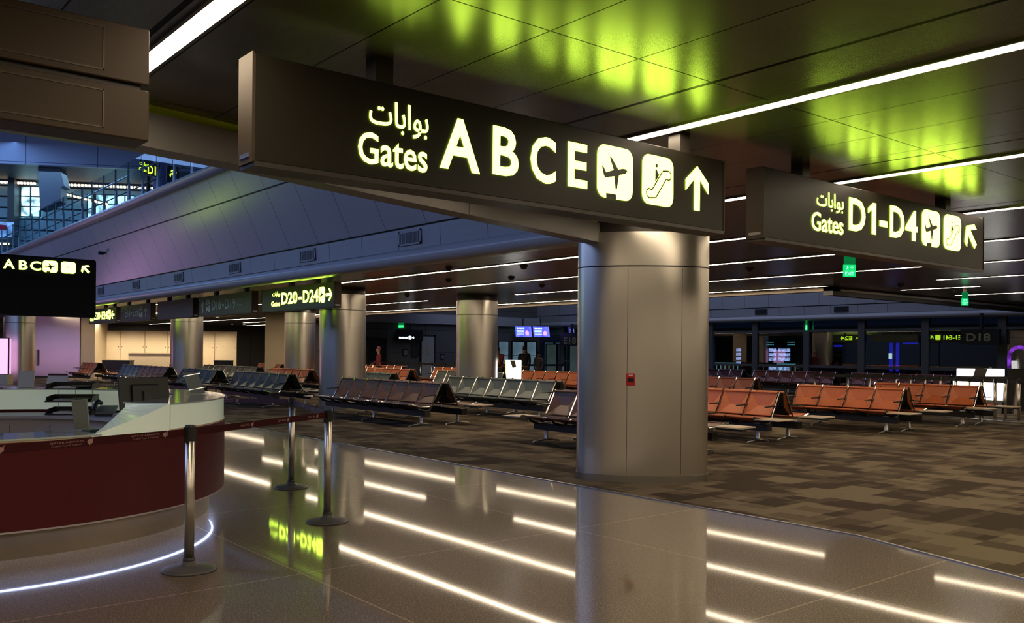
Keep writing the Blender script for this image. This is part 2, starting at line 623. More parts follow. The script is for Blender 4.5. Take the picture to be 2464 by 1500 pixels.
near = [(-14, 5.95), (0.97, 5.98), (1.79, 6.0), (2.59, 6.17), (3.86, 6.56), (5.5, 7.0), (6.93, 7.38), (8.13, 7.72)]
struct('ceiling', MB().prism([(-14, -12)] + near + [(8.2, 63), (19.3, 63), (19.3, 11.5), (45, 11.5), (45, -12)], CEIL, CEIL + 0.3), M_ceil, 'low dark metal ceiling over the seating and the walkway')
struct('ceiling.001', MB().box(19.3, 45, 39.6, 63, CEIL, CEIL + 0.3), M_ceil, 'dark ceiling beyond the far back wall')
struct('ceiling.002', MB().box(-14, 8.2, 48, 63, CEIL, CEIL + 0.3), M_ceil, 'dark ceiling beyond the open hall')

# beam along the near edge of the open hall
b = MB()
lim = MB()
for (ax, ay), (bx, by) in zip(near, near[1:]):
    b.prism([(ax, ay), (bx, by), (bx, by + 0.22), (ax, ay + 0.22)], 2.87, 3.10)
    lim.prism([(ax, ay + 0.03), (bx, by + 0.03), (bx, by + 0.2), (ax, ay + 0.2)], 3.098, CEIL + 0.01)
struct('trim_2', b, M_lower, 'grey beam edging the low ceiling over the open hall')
struct('trim_3', lim, mat('lime_glow_reveal', (0.72, 1.0, 0.02), 0.35), 'reveal between beam and ceiling, coloured lime for a green glow')  # green glow of the lit signs put into the base colour


def hall_side(name, x, y0, y1, sgn, lean, top, labels):
    """rounded edge, perforated fascia and panelled wall on one long side of an open hall; sgn -1 faces low x"""
    f = lambda d: x + sgn * d
    struct('trim_4' if sgn < 0 else 'trim_5', MB().strip([(f(-0.25), 3.0), (f(-0.06), 2.99), (f(0.05), 3.01), (f(0.11), 3.06), (f(0.13), 3.12), (f(0.11), 3.18), (f(0.05), 3.23), (f(-0.02), 3.255), (f(-0.25), 3.26)], y0, y1, True), M_bull, labels[0], smooth=True)
    struct('trim_6' if sgn < 0 else 'trim_7', MB().strip([(f(0.0), 3.262), (f(0.02), 3.61), (f(-0.12), 3.61), (f(-0.12), 3.262)], y0, y1, True), M_fas, labels[1])
    h = top - 3.65
    struct(name, MB().strip([(f(0.0), 3.65), (f(lean * h), top), (f(lean * h - 0.15), top), (f(-0.15), 3.65)], y0, y1, True), M_atr, labels[2])
    struct('trim_8' if sgn < 0 else 'trim_9', MB().strip([(f(-0.05), 3.605), (f(-0.05), 3.655), (f(-0.12), 3.655), (f(-0.12), 3.605)], y0, y1, True), M_dark, 'dark shadow gap above the fascia')


hall_side('wall_atrium', 8.13, 7.75, 48, -1, 0.48, 5.42, ('rounded white edge under the long fascia of the open hall', 'perforated pale fascia with air grilles', 'tall leaning wall of pale panels'))
struct('trim_10', MB().strip([(7.32, 5.38), (7.17, 5.37), (7.09, 5.41), (7.06, 5.47), (7.09, 5.53), (7.17, 5.56), (7.7, 5.58), (7.7, 5.42)], 7.75, 48, True), M_bull, 'rounded white lip along the upper floor edge', smooth=True)
struct('floor.002', MB().box(7.45, 26, 7.75, 48, 5.40, 5.56), M_soffit, 'upper floor slab behind the balustrade')
struct('floor.003', MB().box(-14, 26, 48, 63, 5.40, 5.56), M_soffit, 'upper floor slab at the far end of the open hall')
struct('wall_north', MB().box(-14, 8.2, 48, 48.15, 3.15, 5.6), M_atr, 'far end wall of the open hall')
hall_side('wall_hall', 34.3, 11.6, 39.5, -1, 0.0, 6.5, ('rounded pale edge above the glazed wall', 'pale fascia with dark air grilles above the glazed wall', 'pale wall above the glazed wall'))
struct('trim_11', MB().box(19.5, 34.3, 39.3, 39.45, 2.98, 3.5), M_bull, 'pale edge above the far back wall')
struct('wall_back', MB().box(19.0, 34.6, 39.5, 39.7, 0, 6.5), M_drywall, 'dark panelled back wall with a pale door')
struct('trim_12', MB().box(19.08, 19.36, 11.35, 39.5, 3.05, 3.15), M_trim, 'tan edge of the low ceiling')
struct('trim_13', MB().box(19.08, 45, 11.35, 11.6, 2.95, 3.15), M_soffit, 'dark edge of the low ceiling at the second hall')
struct('trim_14', MB().box(19.4, 45, 11.32, 11.35, 3.05, 3.10), M_bull, 'thin pale ledge on the ceiling edge')
struct('wall_far', MB().box(-14, 46, 62.5, 62.8, 0, 3.2), M_drywall, 'dark end wall far away')
M_beige = panel_mat('beige_wall_panels', (0.34, 0.30, 0.25), 0.45, [('Y', 2.4, 0.0, 0.012), ('X', 2.4, 0.0, 0.012)])
struct('wall_west', MB().box(-14.2, -14, -12, 63, 0, 4.4), M_beige, 'beige wall on the far side of the walkway')
struct('wall_south', MB().box(-14, 45.5, -12.2, -12, 0, 3.15), M_beige, 'beige wall behind the viewer')

# ---------------- upper concourse behind the balustrade: its own axis, 29 degrees off the seating rows
hA = radians(-29.36)
hO = Vector((-26 * cos(YAW) + 45 * sin(YAW), 26 * sin(YAW) + 45 * cos(YAW), 0))
hx = Vector((cos(YAW) * cos(radians(10)) + sin(YAW) * sin(radians(10)), -sin(YAW) * cos(radians(10)) + cos(YAW) * sin(radians(10)), 0))
hy = Vector((-hx.y, hx.x, 0))


def H(a, b_, z):
    return hO + hx * a + hy * b_ + Vector((0, 0, z))


def hbox(mb, a0, a1, b0, b1, z0, z1):
    return mb.obox(H((a0 + a1) / 2, (b0 + b1) / 2, (z0 + z1) / 2), hx, hy, (0, 0, 1), a1 - a0, b1 - b0, z1 - z0)


struct('wall_bulkhead', hbox(MB(), -14, 30, 0, 0.3, 10.88, 17), M_blue, 'blue lit bulkhead of large panels high in the open hall')
struct('ceiling.003', hbox(MB(), -14, 30, 0.3, 5.4, 10.88, 11.2), M_soffit, 'dark high ceiling over the upper concourse')
struct('wall_upper', hbox(MB(), -14, 30, 5.2, 5.5, 4.6, 10.9), M_teal, 'glazed wall of the upper concourse with horizontal bars')
hp = MB()
hp.slab([H(1.42, .8, 10.88), H(2.50, .8, 10.88), H(2.70, .8, 10.0), H(2.53, .8, 9.9), H(2.53, .8, 9.2), H(1.55, .8, 8.7)], hy * 1.0)
struct('column', hp, M_navy, 'angular dark blue pillar on the upper concourse')
tag(hbox(MB(), -1.25, -.9, 4.2, 5.1, 5.6, 10.88).build('column', mat('dark_mullion', (0.03, 0.035, 0.04), 0.5)), 'dark upright post beside the bright upper window', None, None, 'structure')


def lit_window(n, a0, a1, z0, z1, cols, rows, label):
    w = thing('window_%d' % n, H((a0 + a1) / 2, 5.15, z0), label, None, None, 'structure')
    g = MB()
    hbox(g, a0, a1, 5.08, 5.18, z0, z1)
    g.build('lit_pane', glow('lit_window', (0.42, 0.82, 1.0), 2.4, 0.8, 1.6), w)
    f = MB()
    for i in range(cols + 1):
        x = a0 + (a1 - a0) * i / cols
        hbox(f, x - .03, x + .03, 5.0, 5.1, z0, z1)
    for i in range(rows + 1):
        z = z0 + (z1 - z0) * i / rows
        hbox(f, a0, a1, 5.0, 5.09, z - .025, z + .025)
    f.build('window_frame', mat('dark_mullion', (0.03, 0.035, 0.04), 0.5), w)


lit_window(1, -.87, .18, 8.9, 10.6, 2, 3, 'bright cyan lit window left of the angular pillar')
lit_window(2, 3.08, 5.2, 8.6, 10.3, 4, 3, 'wide bright cyan lit window right of the angular pillar')
lit_window(3, 2.65, 3.0, 8.4, 10.3, 1, 1, 'narrow cyan lit window beside the wide one')

# ---------------- glazed wall behind the second hall
for i, (ya, yb) in enumerate(zip([11.0, 13.69, 16.51, 19.17, 21.72, 24.38, 26.91, 29.5, 32.2, 35, 37.4], [13.69, 16.51, 19.17, 21.72, 24.38, 26.91, 29.5, 32.2, 35, 37.4, 39.5])):
    w = thing('window_%d' % (i + 4), (34.5, ya, 0), 'dark night glazing bay between two wide mullions', None, 'glazing bays', 'structure')
    MB().box(34.48, 34.50, ya + .09, yb - .09, 0.02, 3.02).build('pane', M_night, w)
    f = MB().box(34.40, 34.62, ya - .14, ya + .14, 0, 3.02)
    for z in (0.1, 1.02, 2.56):
        f.box(34.44, 34.58, ya + .1, yb - .1, z - .05, z + .05)
    f.build('window_frame', mat('mullion_grey', (0.10, 0.105, 0.105), 0.4), w)
struct('wall_outside', MB().box(42, 42.2, 2, 45, 0, 3.0), mat('night_wall', (0.07, 0.07, 0.06), 0.7), 'dark wall outside the glazing')
struct('wall_east', MB().box(34.4, 34.6, -9, 11.0, 0, 3.15), M_drywall, 'dark wall beyond the last glazing bay')

# ---------------- columns


def column(loc, a, b_, ang, label, n_exp=2.0, joint=2.57, top=2.985, seams=(), dupe=None):
    """steel clad column: shaft, collar above a dark joint, base ring"""
    if dupe:
        c = copy_tree(dupe)
        c.location = loc
        c['label'] = label
        return c
    c = thing('column', loc, label, None, None, 'structure')

    def ring(k, n=72):
        pts = []
        for i in range(n):
            t = 2 * pi * i / n
            x = (a + k) * (abs(cos(t)) ** (2 / n_exp)) * (1 if cos(t) >= 0 else -1)
            y = (b_ + k) * (abs(sin(t)) ** (2 / n_exp)) * (1 if sin(t) >= 0 else -1)
            pts.append((loc[0] + x * cos(ang) - y * sin(ang), loc[1] + x * sin(ang) + y * cos(ang)))
        return pts
    MB().prism(ring(0), 0.09, joint).build('shaft', M_steel, c, smooth=True)
    MB().prism(ring(-.012), joint, joint + 0.016).build('joint', M_dark, c, smooth=True)
    MB().prism(ring(0), joint + 0.016, top).build('collar', M_steel, c, smooth=True)
    MB().prism(ring(-.02), top, CEIL).build('neck', M_hang, c, smooth=True)
    MB().prism(ring(.006), 0.0, 0.09).build('base_ring', mat('base_metal', (0.34, 0.32, 0.28), 0.35, metal=0.9), c, smooth=True)
    s = MB()
    for t in seams:
        x, y = a * t, (b_ + 0.0005) * (1 - abs(t) ** n_exp) ** (1 / n_exp)
        s.obox((loc[0] + x * cos(ang) + y * sin(ang), loc[1] + x * sin(ang) - y * cos(ang), 1.33), (cos(ang), sin(ang), 0), (-sin(ang), cos(ang), 0), (0, 0, 1), 0.005, 0.003, 2.45)
        s.build('seam', M_dark, c)
        s = MB()
    return c


column((8.10, 7.36, 0), 0.795, 0.36, radians(-43), 'big steel clad column in the middle with the red call point', n_exp=2.05, seams=(-0.26, 0.55))
c1 = column((11.28, 20.76, 0), 0.60, 0.60, 0, 'steel column behind the right end of the lit arrow sign')
column((15.71, 32.38, 0), 0.58, 0.58, 0, 'steel column just left of and beyond the one at the arrow sign', dupe=c1)
column((12.08, 34.71, 0), 0.70, 0.70, 0, 'steel column under the blank hanging sign', dupe=c1)
column((15.39, 20.36, 0), 0.54, 0.54, 0, 'steel column among the orange and green benches in mid hall', dupe=c1)
column((7.75, 42.79, 0), 0.50, 0.50, 0, 'steel column under the left hanging sign by the pink screen', dupe=c1)
sq = thing('column', (17.2, 37.9, 0), 'square beige column beyond the steel columns', None, None, 'structure')
MB().obox((17.2, 37.9, 1.575), hx, hy, (0, 0, 1), 0.85, 0.85, 3.15).build('shaft', M_cream, sq)
MB().obox((17.2, 37.9, 0.06), hx, hy, (0, 0, 1), 0.9, 0.9, 0.12).build('base_ring', M_alu, sq)
mw = thing('wall_steel', (10.5, 49.1, 0), 'wide steel clad wall section at the far left', None, None, 'structure')
ms = MB().slab([(9.54, 49.86, 0.1), (11.44, 48.3, 0.1), (11.44, 48.3, 3.15), (9.54, 49.86, 3.15)], (0.9, 1.1, 0))
ms.build('cladding', M_steel, mw)
MB().slab([(9.53, 49.85, 0.0), (11.45, 48.28, 0.0), (11.45, 48.28, 0.1), (9.53, 49.85, 0.1)], (0.9, 1.1, 0)).build('baseboard', M_dark, mw)
MB().slab([(11.5, 48.35, 0.0), (12.05, 47.9, 0.0), (12.05, 47.9, 3.15), (11.5, 48.35, 3.15)], (0.9, 1.1, 0)).build('end_panel', M_cream, mw)

# ---------------- ceiling light strips (all run along y)


def strip(x, y0, y1, label):
    t = thing('strip_light', (x, (y0 + y1) / 2, CEIL), label, 'light', 'long ceiling light strips')
    MB().box(x - .055, x + .055, y0, y1, CEIL - .012, CEIL + .02).build('diffuser', M_strip, t)
    f = MB()
    f.box(x - .075, x - .055, y0 - .02, y1 + .02, CEIL - .014, CEIL + .02)
    f.box(x + .055, x + .075, y0 - .02, y1 + .02, CEIL - .014, CEIL + .02)
    f.box(x - .075, x + .075, y0 - .05, y0, CEIL - .014, CEIL + .02)
    f.box(x - .075, x + .075, y1, y1 + .05, CEIL - .014, CEIL + .02)
    f.build('frame', M_frame, t, bevel=0)
    return t


for x, y0, y1, l in (
        (1.55, -11, 5.6, 'ceiling light strip above the brown double sign panel'),
        (4.87, -11, 6.3, 'ceiling light strip ending above the big ABCE sign'),
        (7.54, -11, 7.0, 'ceiling light strip passing above the D1-D4 sign'),
        (10.2, -11, 19.1, 'long ceiling light strip passing right beside the big column'),
        (12.87, -11, 26.0, 'long ceiling light strip second beyond the big column'),
        (15.78, -11, 19.1, 'long ceiling light strip third beyond the big column'),
        (15.78, 23.5, 36.0, 'ceiling light strip over the far dark green benches'),
        (18.75, 11.3, 39.0, 'ceiling light strip along the tan ceiling edge'),
        (18.75, -11, 8.75, 'ceiling light strip in line with the ceiling edge, at the right'),
        (21.15, 8.9, 10.75, 'short ceiling light strip near the exit sign at the right'),
        (23.95, -11, 10.7, 'far right ceiling light strip beside the hanging exit sign'),
        (18.75, 42.5, 61, 'ceiling light strip over the cream counter partition'),
        (21.5, 41, 52, 'far ceiling light strip left of the second steel column'),
        (24.2, 41, 58, 'farthest ceiling light strip over the dark passage'),
        (10.4, 27.5, 36, 'ceiling light strip behind the hanging gate signs'),
        (13.0, 29, 44, 'ceiling light strip beyond the blank hanging sign'),
        (10.4, 39.5, 56, 'ceiling light strip near the left hanging sign'),
        (21.5, -11, 5, 'ceiling light strip at the far right edge'),
        (4.87, 49, 60, 'ceiling light strip beyond the open hall'),
        (-1.25, -11, 5.6, 'added unseen light strip above the walkway, left of the brown sign panel'),  # this and the next three: unseen strips added to brighten the column's reflections
        (-4.05, -11, 5.6, 'added unseen light strip above the walkway, second left'),
        (-6.85, -11, 5.6, 'added unseen light strip above the walkway, third left'),
        (-9.65, -11, 5.6, 'added unseen light strip above the walkway, fourth left')):
    strip(x, y0, y1, l)

# ---------------- hanging signs


def hang_sign(org, right, normal, w, label, z0=2.47, z1=3.0, th=0.16, hangers=(0.8,), hm=None, endcap=True, name='gate_sign', rows=1):
    right, normal = Vector(right), Vector(normal)
    t = thing(name, (org[0] + right.x * w / 2, org[1] + right.y * w / 2, z0), label, 'sign', 'overhead hanging signs')
    c = Vector((org[0], org[1], 0)) + right * w / 2 - normal * th / 2
    MB().obox(c + Vector((0, 0, (z0 + z1) / 2)), right, normal, (0, 0, 1), w, th, z1 - z0).build('housing', hm or M_sign, t, bevel=0.006)
    for s in (-1, 1):
        MB().obox(c + right * s * (w / 2 + .006) + Vector((0, 0, (z0 + z1) / 2)), right, normal, (0, 0, 1), .012, th + .01, z1 - z0 + .01).build('end_cap', M_signbox, t)
        MB().obox(c + right * s * (w / 2 + .014) + Vector((0, 0, z0 + .035)), right, normal, (0, 0, 1), .004, th * .7, .022).build('latch', M_alu, t)
    MB().obox(c + Vector((0, 0, z0 - .012)), right, normal, (0, 0, 1), w, th + .02, .024).build('bottom_rail', M_hang, t)
    for h in hangers:
        MB().obox(c + right * (h - w / 2) + Vector((0, 0, (z1 + CEIL) / 2)), right, normal, (0, 0, 1), .11, .11, CEIL - z1).build('hanger', M_hang, t)
    return t


def fc(org, right, normal):
    return Face((org[0], org[1], 0), right, normal)


# the row over the walkway, facing the camera (reads along +x, faces -y)
X, Yn = (1, 0, 0), (0, -1, 0)
s1 = hang_sign((1.76, 4.15), X, Yn, 3.69, 'long dark sign lit Gates ABCE with plane, escalator and arrow', hangers=(0.75, 3.27))
f = fc((0, 4.15), X, Yn)
f.text(ARABIC_GATES, 2.40, 2.78, 2.725, 2.905, 0.008)
f.text('Gates', 2.335, 2.775, 2.545, 2.715, 0.012)
f.text('A', 2.86, 3.145, 2.59, 2.89, 0.022)
f.text('B', 3.24, 3.44, 2.605, 2.895, 0.022)
f.text('C', 3.535, 3.745, 2.60, 2.89, 0.022)
f.text('E', 3.85, 4.02, 2.61, 2.895, 0.022)
f.plane(4.11, 4.45, 2.575, 2.925)
f.escalator(4.545, 4.87, 2.58, 2.925)
f.arrow(5.005, 5.265, 2.59, 2.915)
f.build(s1, M_letter)
s2 = hang_sign((5.97, 4.15), X, Yn, 3.97, 'dark sign lit Gates D1-D4, right of the ABCE sign', z1=3.03, hangers=(0.62, 3.2))
f = fc((0, 4.15), X, Yn)
f.text(ARABIC_GATES, 6.71, 7.13, 2.77, 2.935, 0.008)
f.text('Gates', 6.635, 7.13, 2.59, 2.75, 0.012)
f.text('D', 7.22, 7.5, 2.645, 2.935, 0.022)
f.poly([(.48, 0), (1, 0), (1, 1), (.60, 1), (0, .80), (0, .64), (.48, .78)], 7.545, 7.685, 2.645, 2.93)
f.poly([(0, 0), (1, 0), (1, 1), (0, 1)], 7.75, 7.89, 2.73, 2.785)
f.text('D', 7.94, 8.21, 2.65, 2.945, 0.022)
f.text('4', 8.23, 8.47, 2.65, 2.94, 0.022)
f.plane(8.56, 8.935, 2.625, 2.98)
f.escalator(9.02, 9.40, 2.625, 2.98)
f.arrow(9.47, 9.80, 2.655, 2.955, 45)
f.build(s2, M_letter)
# double blank panel sign, left
bp_ = thing('blank_sign', (-1.4, 4.2, 2.46), 'brown double sign panel without writing, hanging beneath the wide light strip', 'sign', 'overhead hanging signs')
for z0, z1, nm in ((2.725, 2.975, 'upper_panel'), (2.475, 2.70, 'lower_panel')):
    MB().box(-4.0, 1.25, 4.1, 4.3, z0, z1).build(nm, M_signbox, bp_, bevel=0.006)
MB().box(-4.0, 1.22, 4.13, 4.28, 2.695, 2.73).build('slot', M_dark, bp_)
for z0, z1 in ((2.755, 2.945), (2.505, 2.672)):
    fr = MB()
    for q in ((-3.9, 1.06, z0, z0 + .006), (-3.9, 1.06, z1 - .006, z1), (1.054, 1.06, z0, z1)):
        fr.box(q[0], q[1], 4.097, 4.101, q[2], q[3])
    fr.build('inset_frame', mat('inset_line', (0.06, 0.045, 0.03), 0.4, metal=0.3), bp_)
for h in (-2.8, 0.4):
    MB().box(h - .055, h + .055, 4.15, 4.26, 2.975, CEIL).build('hanger', M_hang, bp_)

# the row above the benches (reads along -y, faces -x); backs read along +y, face +x
Rn, Nn = (0, -1, 0), (-1, 0, 0)
RX = 9.0


def row_sign(u0, u1, label, hang=(0.4, 0.75)):
    w = u1 - u0
    return hang_sign((RX, u1), Rn, Nn, w, label, hangers=tuple(w * h for h in hang), hm=M_sign2), Face((RX, u1, 0), Rn, Nn), w


sg, f, w = row_sign(16.95, 20.65, 'lit sign D20-D24 with a plane and an arrow pointing right')
f.text(ARABIC_GATES, 0.62, 1.04, 2.78, 2.92, 0.008)
f.text('Gates', 0.56, 1.04, 2.57, 2.69, 0.012)
f.text('D20', 1.12, 1.95, 2.60, 2.88, 0.022)
f.poly([(0, 0), (1, 0), (1, 1), (0, 1)], 2.03, 2.18, 2.68, 2.74)
f.text('D24', 2.24, 2.98, 2.60, 2.88, 0.022)
f.plane(3.02 - .02, 3.28, 2.57, 2.91)
f.arrow(3.32, 3.62, 2.60, 2.87, -90)
f.build(sg, M_letter)
fb = Face((RX + .16, 16.95, 0), (0, 1, 0), (1, 0, 0))
fb.arrow(2.7, 3.0, 2.6, 2.88, 90)
fb.build(sg, M_letter_far)
sg, f, w = row_sign(21.25, 24.9, 'unlit grey sign D18-D19 with an upward arrow', (0.3, 0.86))
f.arrow(0.18, 0.42, 2.55, 2.88)
f.plane(0.52, 0.86, 2.56, 2.92)
f.text('D18', 0.98, 1.62, 2.60, 2.88, 0.02)
f.poly([(0, 0), (1, 0), (1, 1), (0, 1)], 1.70, 1.84, 2.69, 2.74)
f.text('D19', 1.90, 2.62, 2.60, 2.88, 0.02)
f.text(ARABIC_GATES, 2.72, 3.05, 2.78, 2.87, 0.008)
f.text('Gates', 2.72, 3.03, 2.66, 2.72, 0.012)
f.build(sg, M_unlit)
fb = Face((RX + .16, 21.25, 0), (0, 1, 0), (1, 0, 0))
fb.arrow(0.3, 0.6, 2.6, 2.9, 45)
fb.plate(0.8, 1.15, 2.58, 2.92)
fb.text('E1-E41', 1.4, 2.7, 2.60, 2.88, 0.02)
fb.text('Gates', 2.85, 3.3, 2.58, 2.68, 0.012)
fb.build(sg, M_letter_far)
sg, f, w = row_sign(25.4, 28.5, 'blank dark hanging sign above a steel column', (0.28, 0.8))
fb = Face((RX + .16, 25.4, 0), (0, 1, 0), (1, 0, 0))
fb.text('Gates', 0.35, 0.8, 2.60, 2.70, 0.012)
fb.text(ARABIC_GATES, 0.4, 0.8, 2.75, 2.88, 0.008)
fb.text('E1-E41', 0.9, 2.05, 2.60, 2.88, 0.02)
fb.plate(2.25, 2.6, 2.58, 2.92)
fb.arrow(2.7, 3.0, 2.6, 2.9, 45)
fb.build(sg, M_letter_far)
sg, f, w = row_sign(29.2, 32.5, 'unlit grey sign E18-E19 with an arrow pointing up', (0.22, 0.84))
f.text(ARABIC_GATES, 0.1, 0.4, 2.78, 2.87, 0.008)
f.text('E18', 0.55, 1.15, 2.60, 2.88, 0.02)
f.poly([(0, 0), (1, 0), (1, 1), (0, 1)], 1.22, 1.36, 2.69, 2.74)
f.text('E19', 1.42, 2.02, 2.60, 2.88, 0.02)
f.plane(2.10, 2.50, 2.56, 2.92)
f.arrow(2.66, 2.96, 2.56, 2.90)
f.build(sg, M_unlit)
sg, f, w = row_sign(33.0, 36.6, 'lit sign E20-E24 with an arrow pointing left', (0.55, 0.86))
f.text('Gates', 0.16, 0.62, 2.56, 2.68, 0.012)
f.text('E20', 0.72, 1.52, 2.60, 2.88, 0.02)
f.poly([(0, 0), (1, 0), (1, 1), (0, 1)], 1.58, 1.72, 2.69, 2.74)
f.text('E24', 1.76, 2.5, 2.60, 2.88, 0.02)
f.plane(2.52, 2.92, 2.57, 2.92)
f.arrow(2.98, 3.38, 2.58, 2.88, 90)
f.build(sg, M_letter)
fb = Face((RX + .16, 33.0, 0), (0, 1, 0), (1, 0, 0))
fb.arrow(0.3, 0.7, 2.6, 2.88, 90)
fb.text('E24', 1.0, 1.9, 2.60, 2.88, 0.02)
fb.build(sg, M_letter_far)

# lit sign over the walkway beyond the left edge of the view; its glow lies on the leaning wall
sl_ = thing('gate_sign', (3.4, 31.0, 2.47), 'lit gate sign over the far walkway, mirrored as a green glow on the leaning wall', 'sign', 'overhead hanging signs')
MB().box(1.6, 5.2, 31.0, 31.16, 2.47, 3.0).build('housing', M_sign, sl_, bevel=.006)
for x in (1.9, 4.9):
    MB().box(x - .05, x + .05, 31.04, 31.12, 0, 2.47).build('post', M_hang, sl_)
f = fc((0, 31.0), X, Yn)
f.text('Gates', 2.0, 2.45, 2.55, 2.72, .012)
f.text('D', 2.6, 2.9, 2.6, 2.89, .022)
f.plane(3.1, 3.45, 2.57, 2.92)
f.escalator(3.55, 3.9, 2.57, 2.92)
f.arrow(4.0, 4.3, 2.59, 2.91)
f.build(sl_, M_letter)

# free-standing double sign at the left: lit row ABC over a dark panel
tb = thing('gate_sign', (2.0, 13.1, 0), 'black sign at the far left with a lit ABC row over a dark panel', 'sign', 'overhead hanging signs')
MB().box(0.3, 3.28, 13.0, 13.18, 1.96, 2.735).build('housing', mat('sign_black', (0.006, 0.006, 0.006), 0.5), tb, bevel=0.006)
MB().box(0.3, 3.27, 13.02, 13.16, 2.735, 2.75).build('top_rail', M_black, tb)
for x in (0.5, 1.3):
    MB().box(x - .05, x + .05, 13.1, 13.2, 0, 1.97).build('post', M_black, tb)
    MB().lathe([(0.2, 0), (0.2, .012), (0.05, .03)], x, 13.15).build('base_plate', M_black, tb)
f = fc((0, 13.0), X, Yn)
f.text('A', 2.16, 2.29, 2.565, 2.685, 0.02)
f.text('B', 2.34, 2.44, 2.56, 2.68, 0.02)
f.text('C', 2.47, 2.60, 2.56, 2.68, 0.02)
f.plane(2.62, 2.80, 2.545, 2.70)
f.plate(2.84, 3.02, 2.545, 2.70)
f.dark = MB()
f.dks.append(('arrow_pictogram', f.dark))
f.poly([(.42, .45), (.58, .52), (.46, .62)], 2.84, 3.02, 2.545, 2.70, True, 0.003)
f.arrow(3.08, 3.21, 2.55, 2.68, 45)
f.build(tb, M_letter)

# ================================================================== tandem benches
LEATHER = {
    'brown': mat('leather_brown', (0.135, 0.068, 0.047), 0.42, var=0.15, scale=9),
    'green': mat('leather_grey_green', (0.105, 0.125, 0.108), 0.42, var=0.12, scale=9),
    'grey': mat('leather_charcoal', (0.085, 0.082, 0.072), 0.42, var=0.12, scale=9),
    'teal': mat('leather_dark_teal', (0.030, 0.060, 0.075), 0.42, var=0.12, scale=9),
    'blue': mat('leather_slate_blue', (0.095, 0.125, 0.155), 0.42, var=0.12, scale=9),
    'orange': mat('leather_orange', (0.46, 0.122, 0.036), 0.44, var=0.14, scale=9),
    'red': mat('leather_dark_red', (0.20, 0.055, 0.038), 0.45, var=0.14, scale=9),
    'plum': mat('leather_plum', (0.095, 0.035, 0.045), 0.45, var=0.14, scale=9),
}
M_table = mat('table_laminate', (0.52, 0.42, 0.30), 0.4)
PITCH = 0.592
FL = 0.008


def raw(name, mb, m, smooth=False):
    """mesh data only"""
    o = mb.build(name, m)
    me = o.data
    bpy.data.objects.remove(o)
    if smooth:
        for p in me.polygons:
            p.use_smooth = True
    return me


def pad_mesh(name, m, top, bot, nrm, sink, th, roll):
    w = PITCH / 2 - 0.022
    T, B, N = Vector((top[0], 0, top[1])), Vector((bot[0], 0, bot[1])), Vector((nrm[0], 0, nrm[1])).normalized()
    Y = Vector((0, 1, 0))
    mid = (T + B) / 2
    fr = [T - Y * w, T + Y * w, B + Y * w, B - Y * w, mid - Y * (w * .38) - N * sink, mid + Y * (w * .38) - N * sink]
    bk = [p - N * (th + (sink if i > 3 else 0) * .2) for i, p in enumerate(fr)]
    mb = MB()
    fs = [(0, 1, 5, 4), (1, 2, 5), (2, 3, 4, 5), (3, 0, 4)]
    mb.add(fr + bk, fs + [tuple(i + 6 for i in f[::-1]) for f in fs] + [(0, 6, 7, 1), (1, 7, 8, 2), (2, 8, 9, 3), (3, 9, 6, 0)])
    if roll:
        mb.tube([T - Y * w, T + Y * w], 0.022, 8)
        mb.tube([B - Y * w + N * .004, B + Y * w + N * .004], 0.012, 6)
    if roll:
        for p, q in ((0, 4), (1, 5), (2, 5), (3, 4), (4, 5)):
            mb.tube([fr[p], fr[q]], .0065, 5)
    return raw(name, mb, m)


PADS = {k: (pad_mesh('backrest', m, (-.008, .865), (-.215, .475), (-.88, .47), .070, .008, True), pad_mesh('seat_pad', m, (-.255, .425), (-.745, .455), (.05, 1), .045, .010, True)) for k, m in LEATHER.items()}
frame_mb = MB().tube([(0.012, 0, .895), (-.02, 0, .84), (-.20, 0, .50), (-.232, 0, .44), (-.29, 0, .405), (-.50, 0, .405), (-.72, 0, .462), (-.775, 0, .455)], .019, 6, .8)
SHELL = raw('back_shell', MB().add([(x + e, y, z) for e in (0, .006) for (x, z) in ((.035, .855), (.012, .62), (-.165, .452)) for y in (-.272, .272)], [(0, 1, 3, 2), (2, 3, 5, 4), (6, 8, 9, 7), (8, 10, 11, 9), (0, 6, 7, 1), (4, 5, 11, 10), (0, 2, 8, 6), (2, 4, 10, 8), (1, 7, 9, 3), (3, 9, 11, 5)]), M_black)
FRAME = raw('side_frame', frame_mb, M_chrome)
KNOB = raw('cap', MB().lathe([(.005, -.014), (.017, -.008), (.017, .008), (.005, .014)], -.765, 0, .462, 8), M_chrome)
ARM = raw('armrest', MB().slab([(-.10, -.028, .640), (-.16, -.034, .628), (-.40, -.030, .618), (-.43, 0, .618), (-.40, .030, .618), (-.16, .034, .628), (-.10, .028, .640)], (0, 0, .018)).box(-.155, -.135, -.012, .012, .56, .63), M_black)
BRACKET = raw('bracket', MB().tube([(-.60, 0, .425), (-.56, 0, .37), (-.46, 0, .335), (-.36, 0, .32), (-.27, 0, .35), (-.24, 0, .42)], .022, 6, .7), M_black)


def leg_mesh():
    mb = MB().lathe([(.040, .045), (.026, .08), (.026, .30), (.034, .345)], -.36, 0, 0, 10, 1.0, 1.6)
    for s in (-1, 1):
        mb.tube([(-.36, 0, .062), (-.36 + s * .12, 0, .045), (-.36 + s * .29, 0, .018 + FL)], .017, 6)
        mb.lathe([(.02, FL), (.022, .012), (.012, .026)], -.36 + s * .29, 0, 0, 8)
    return mb


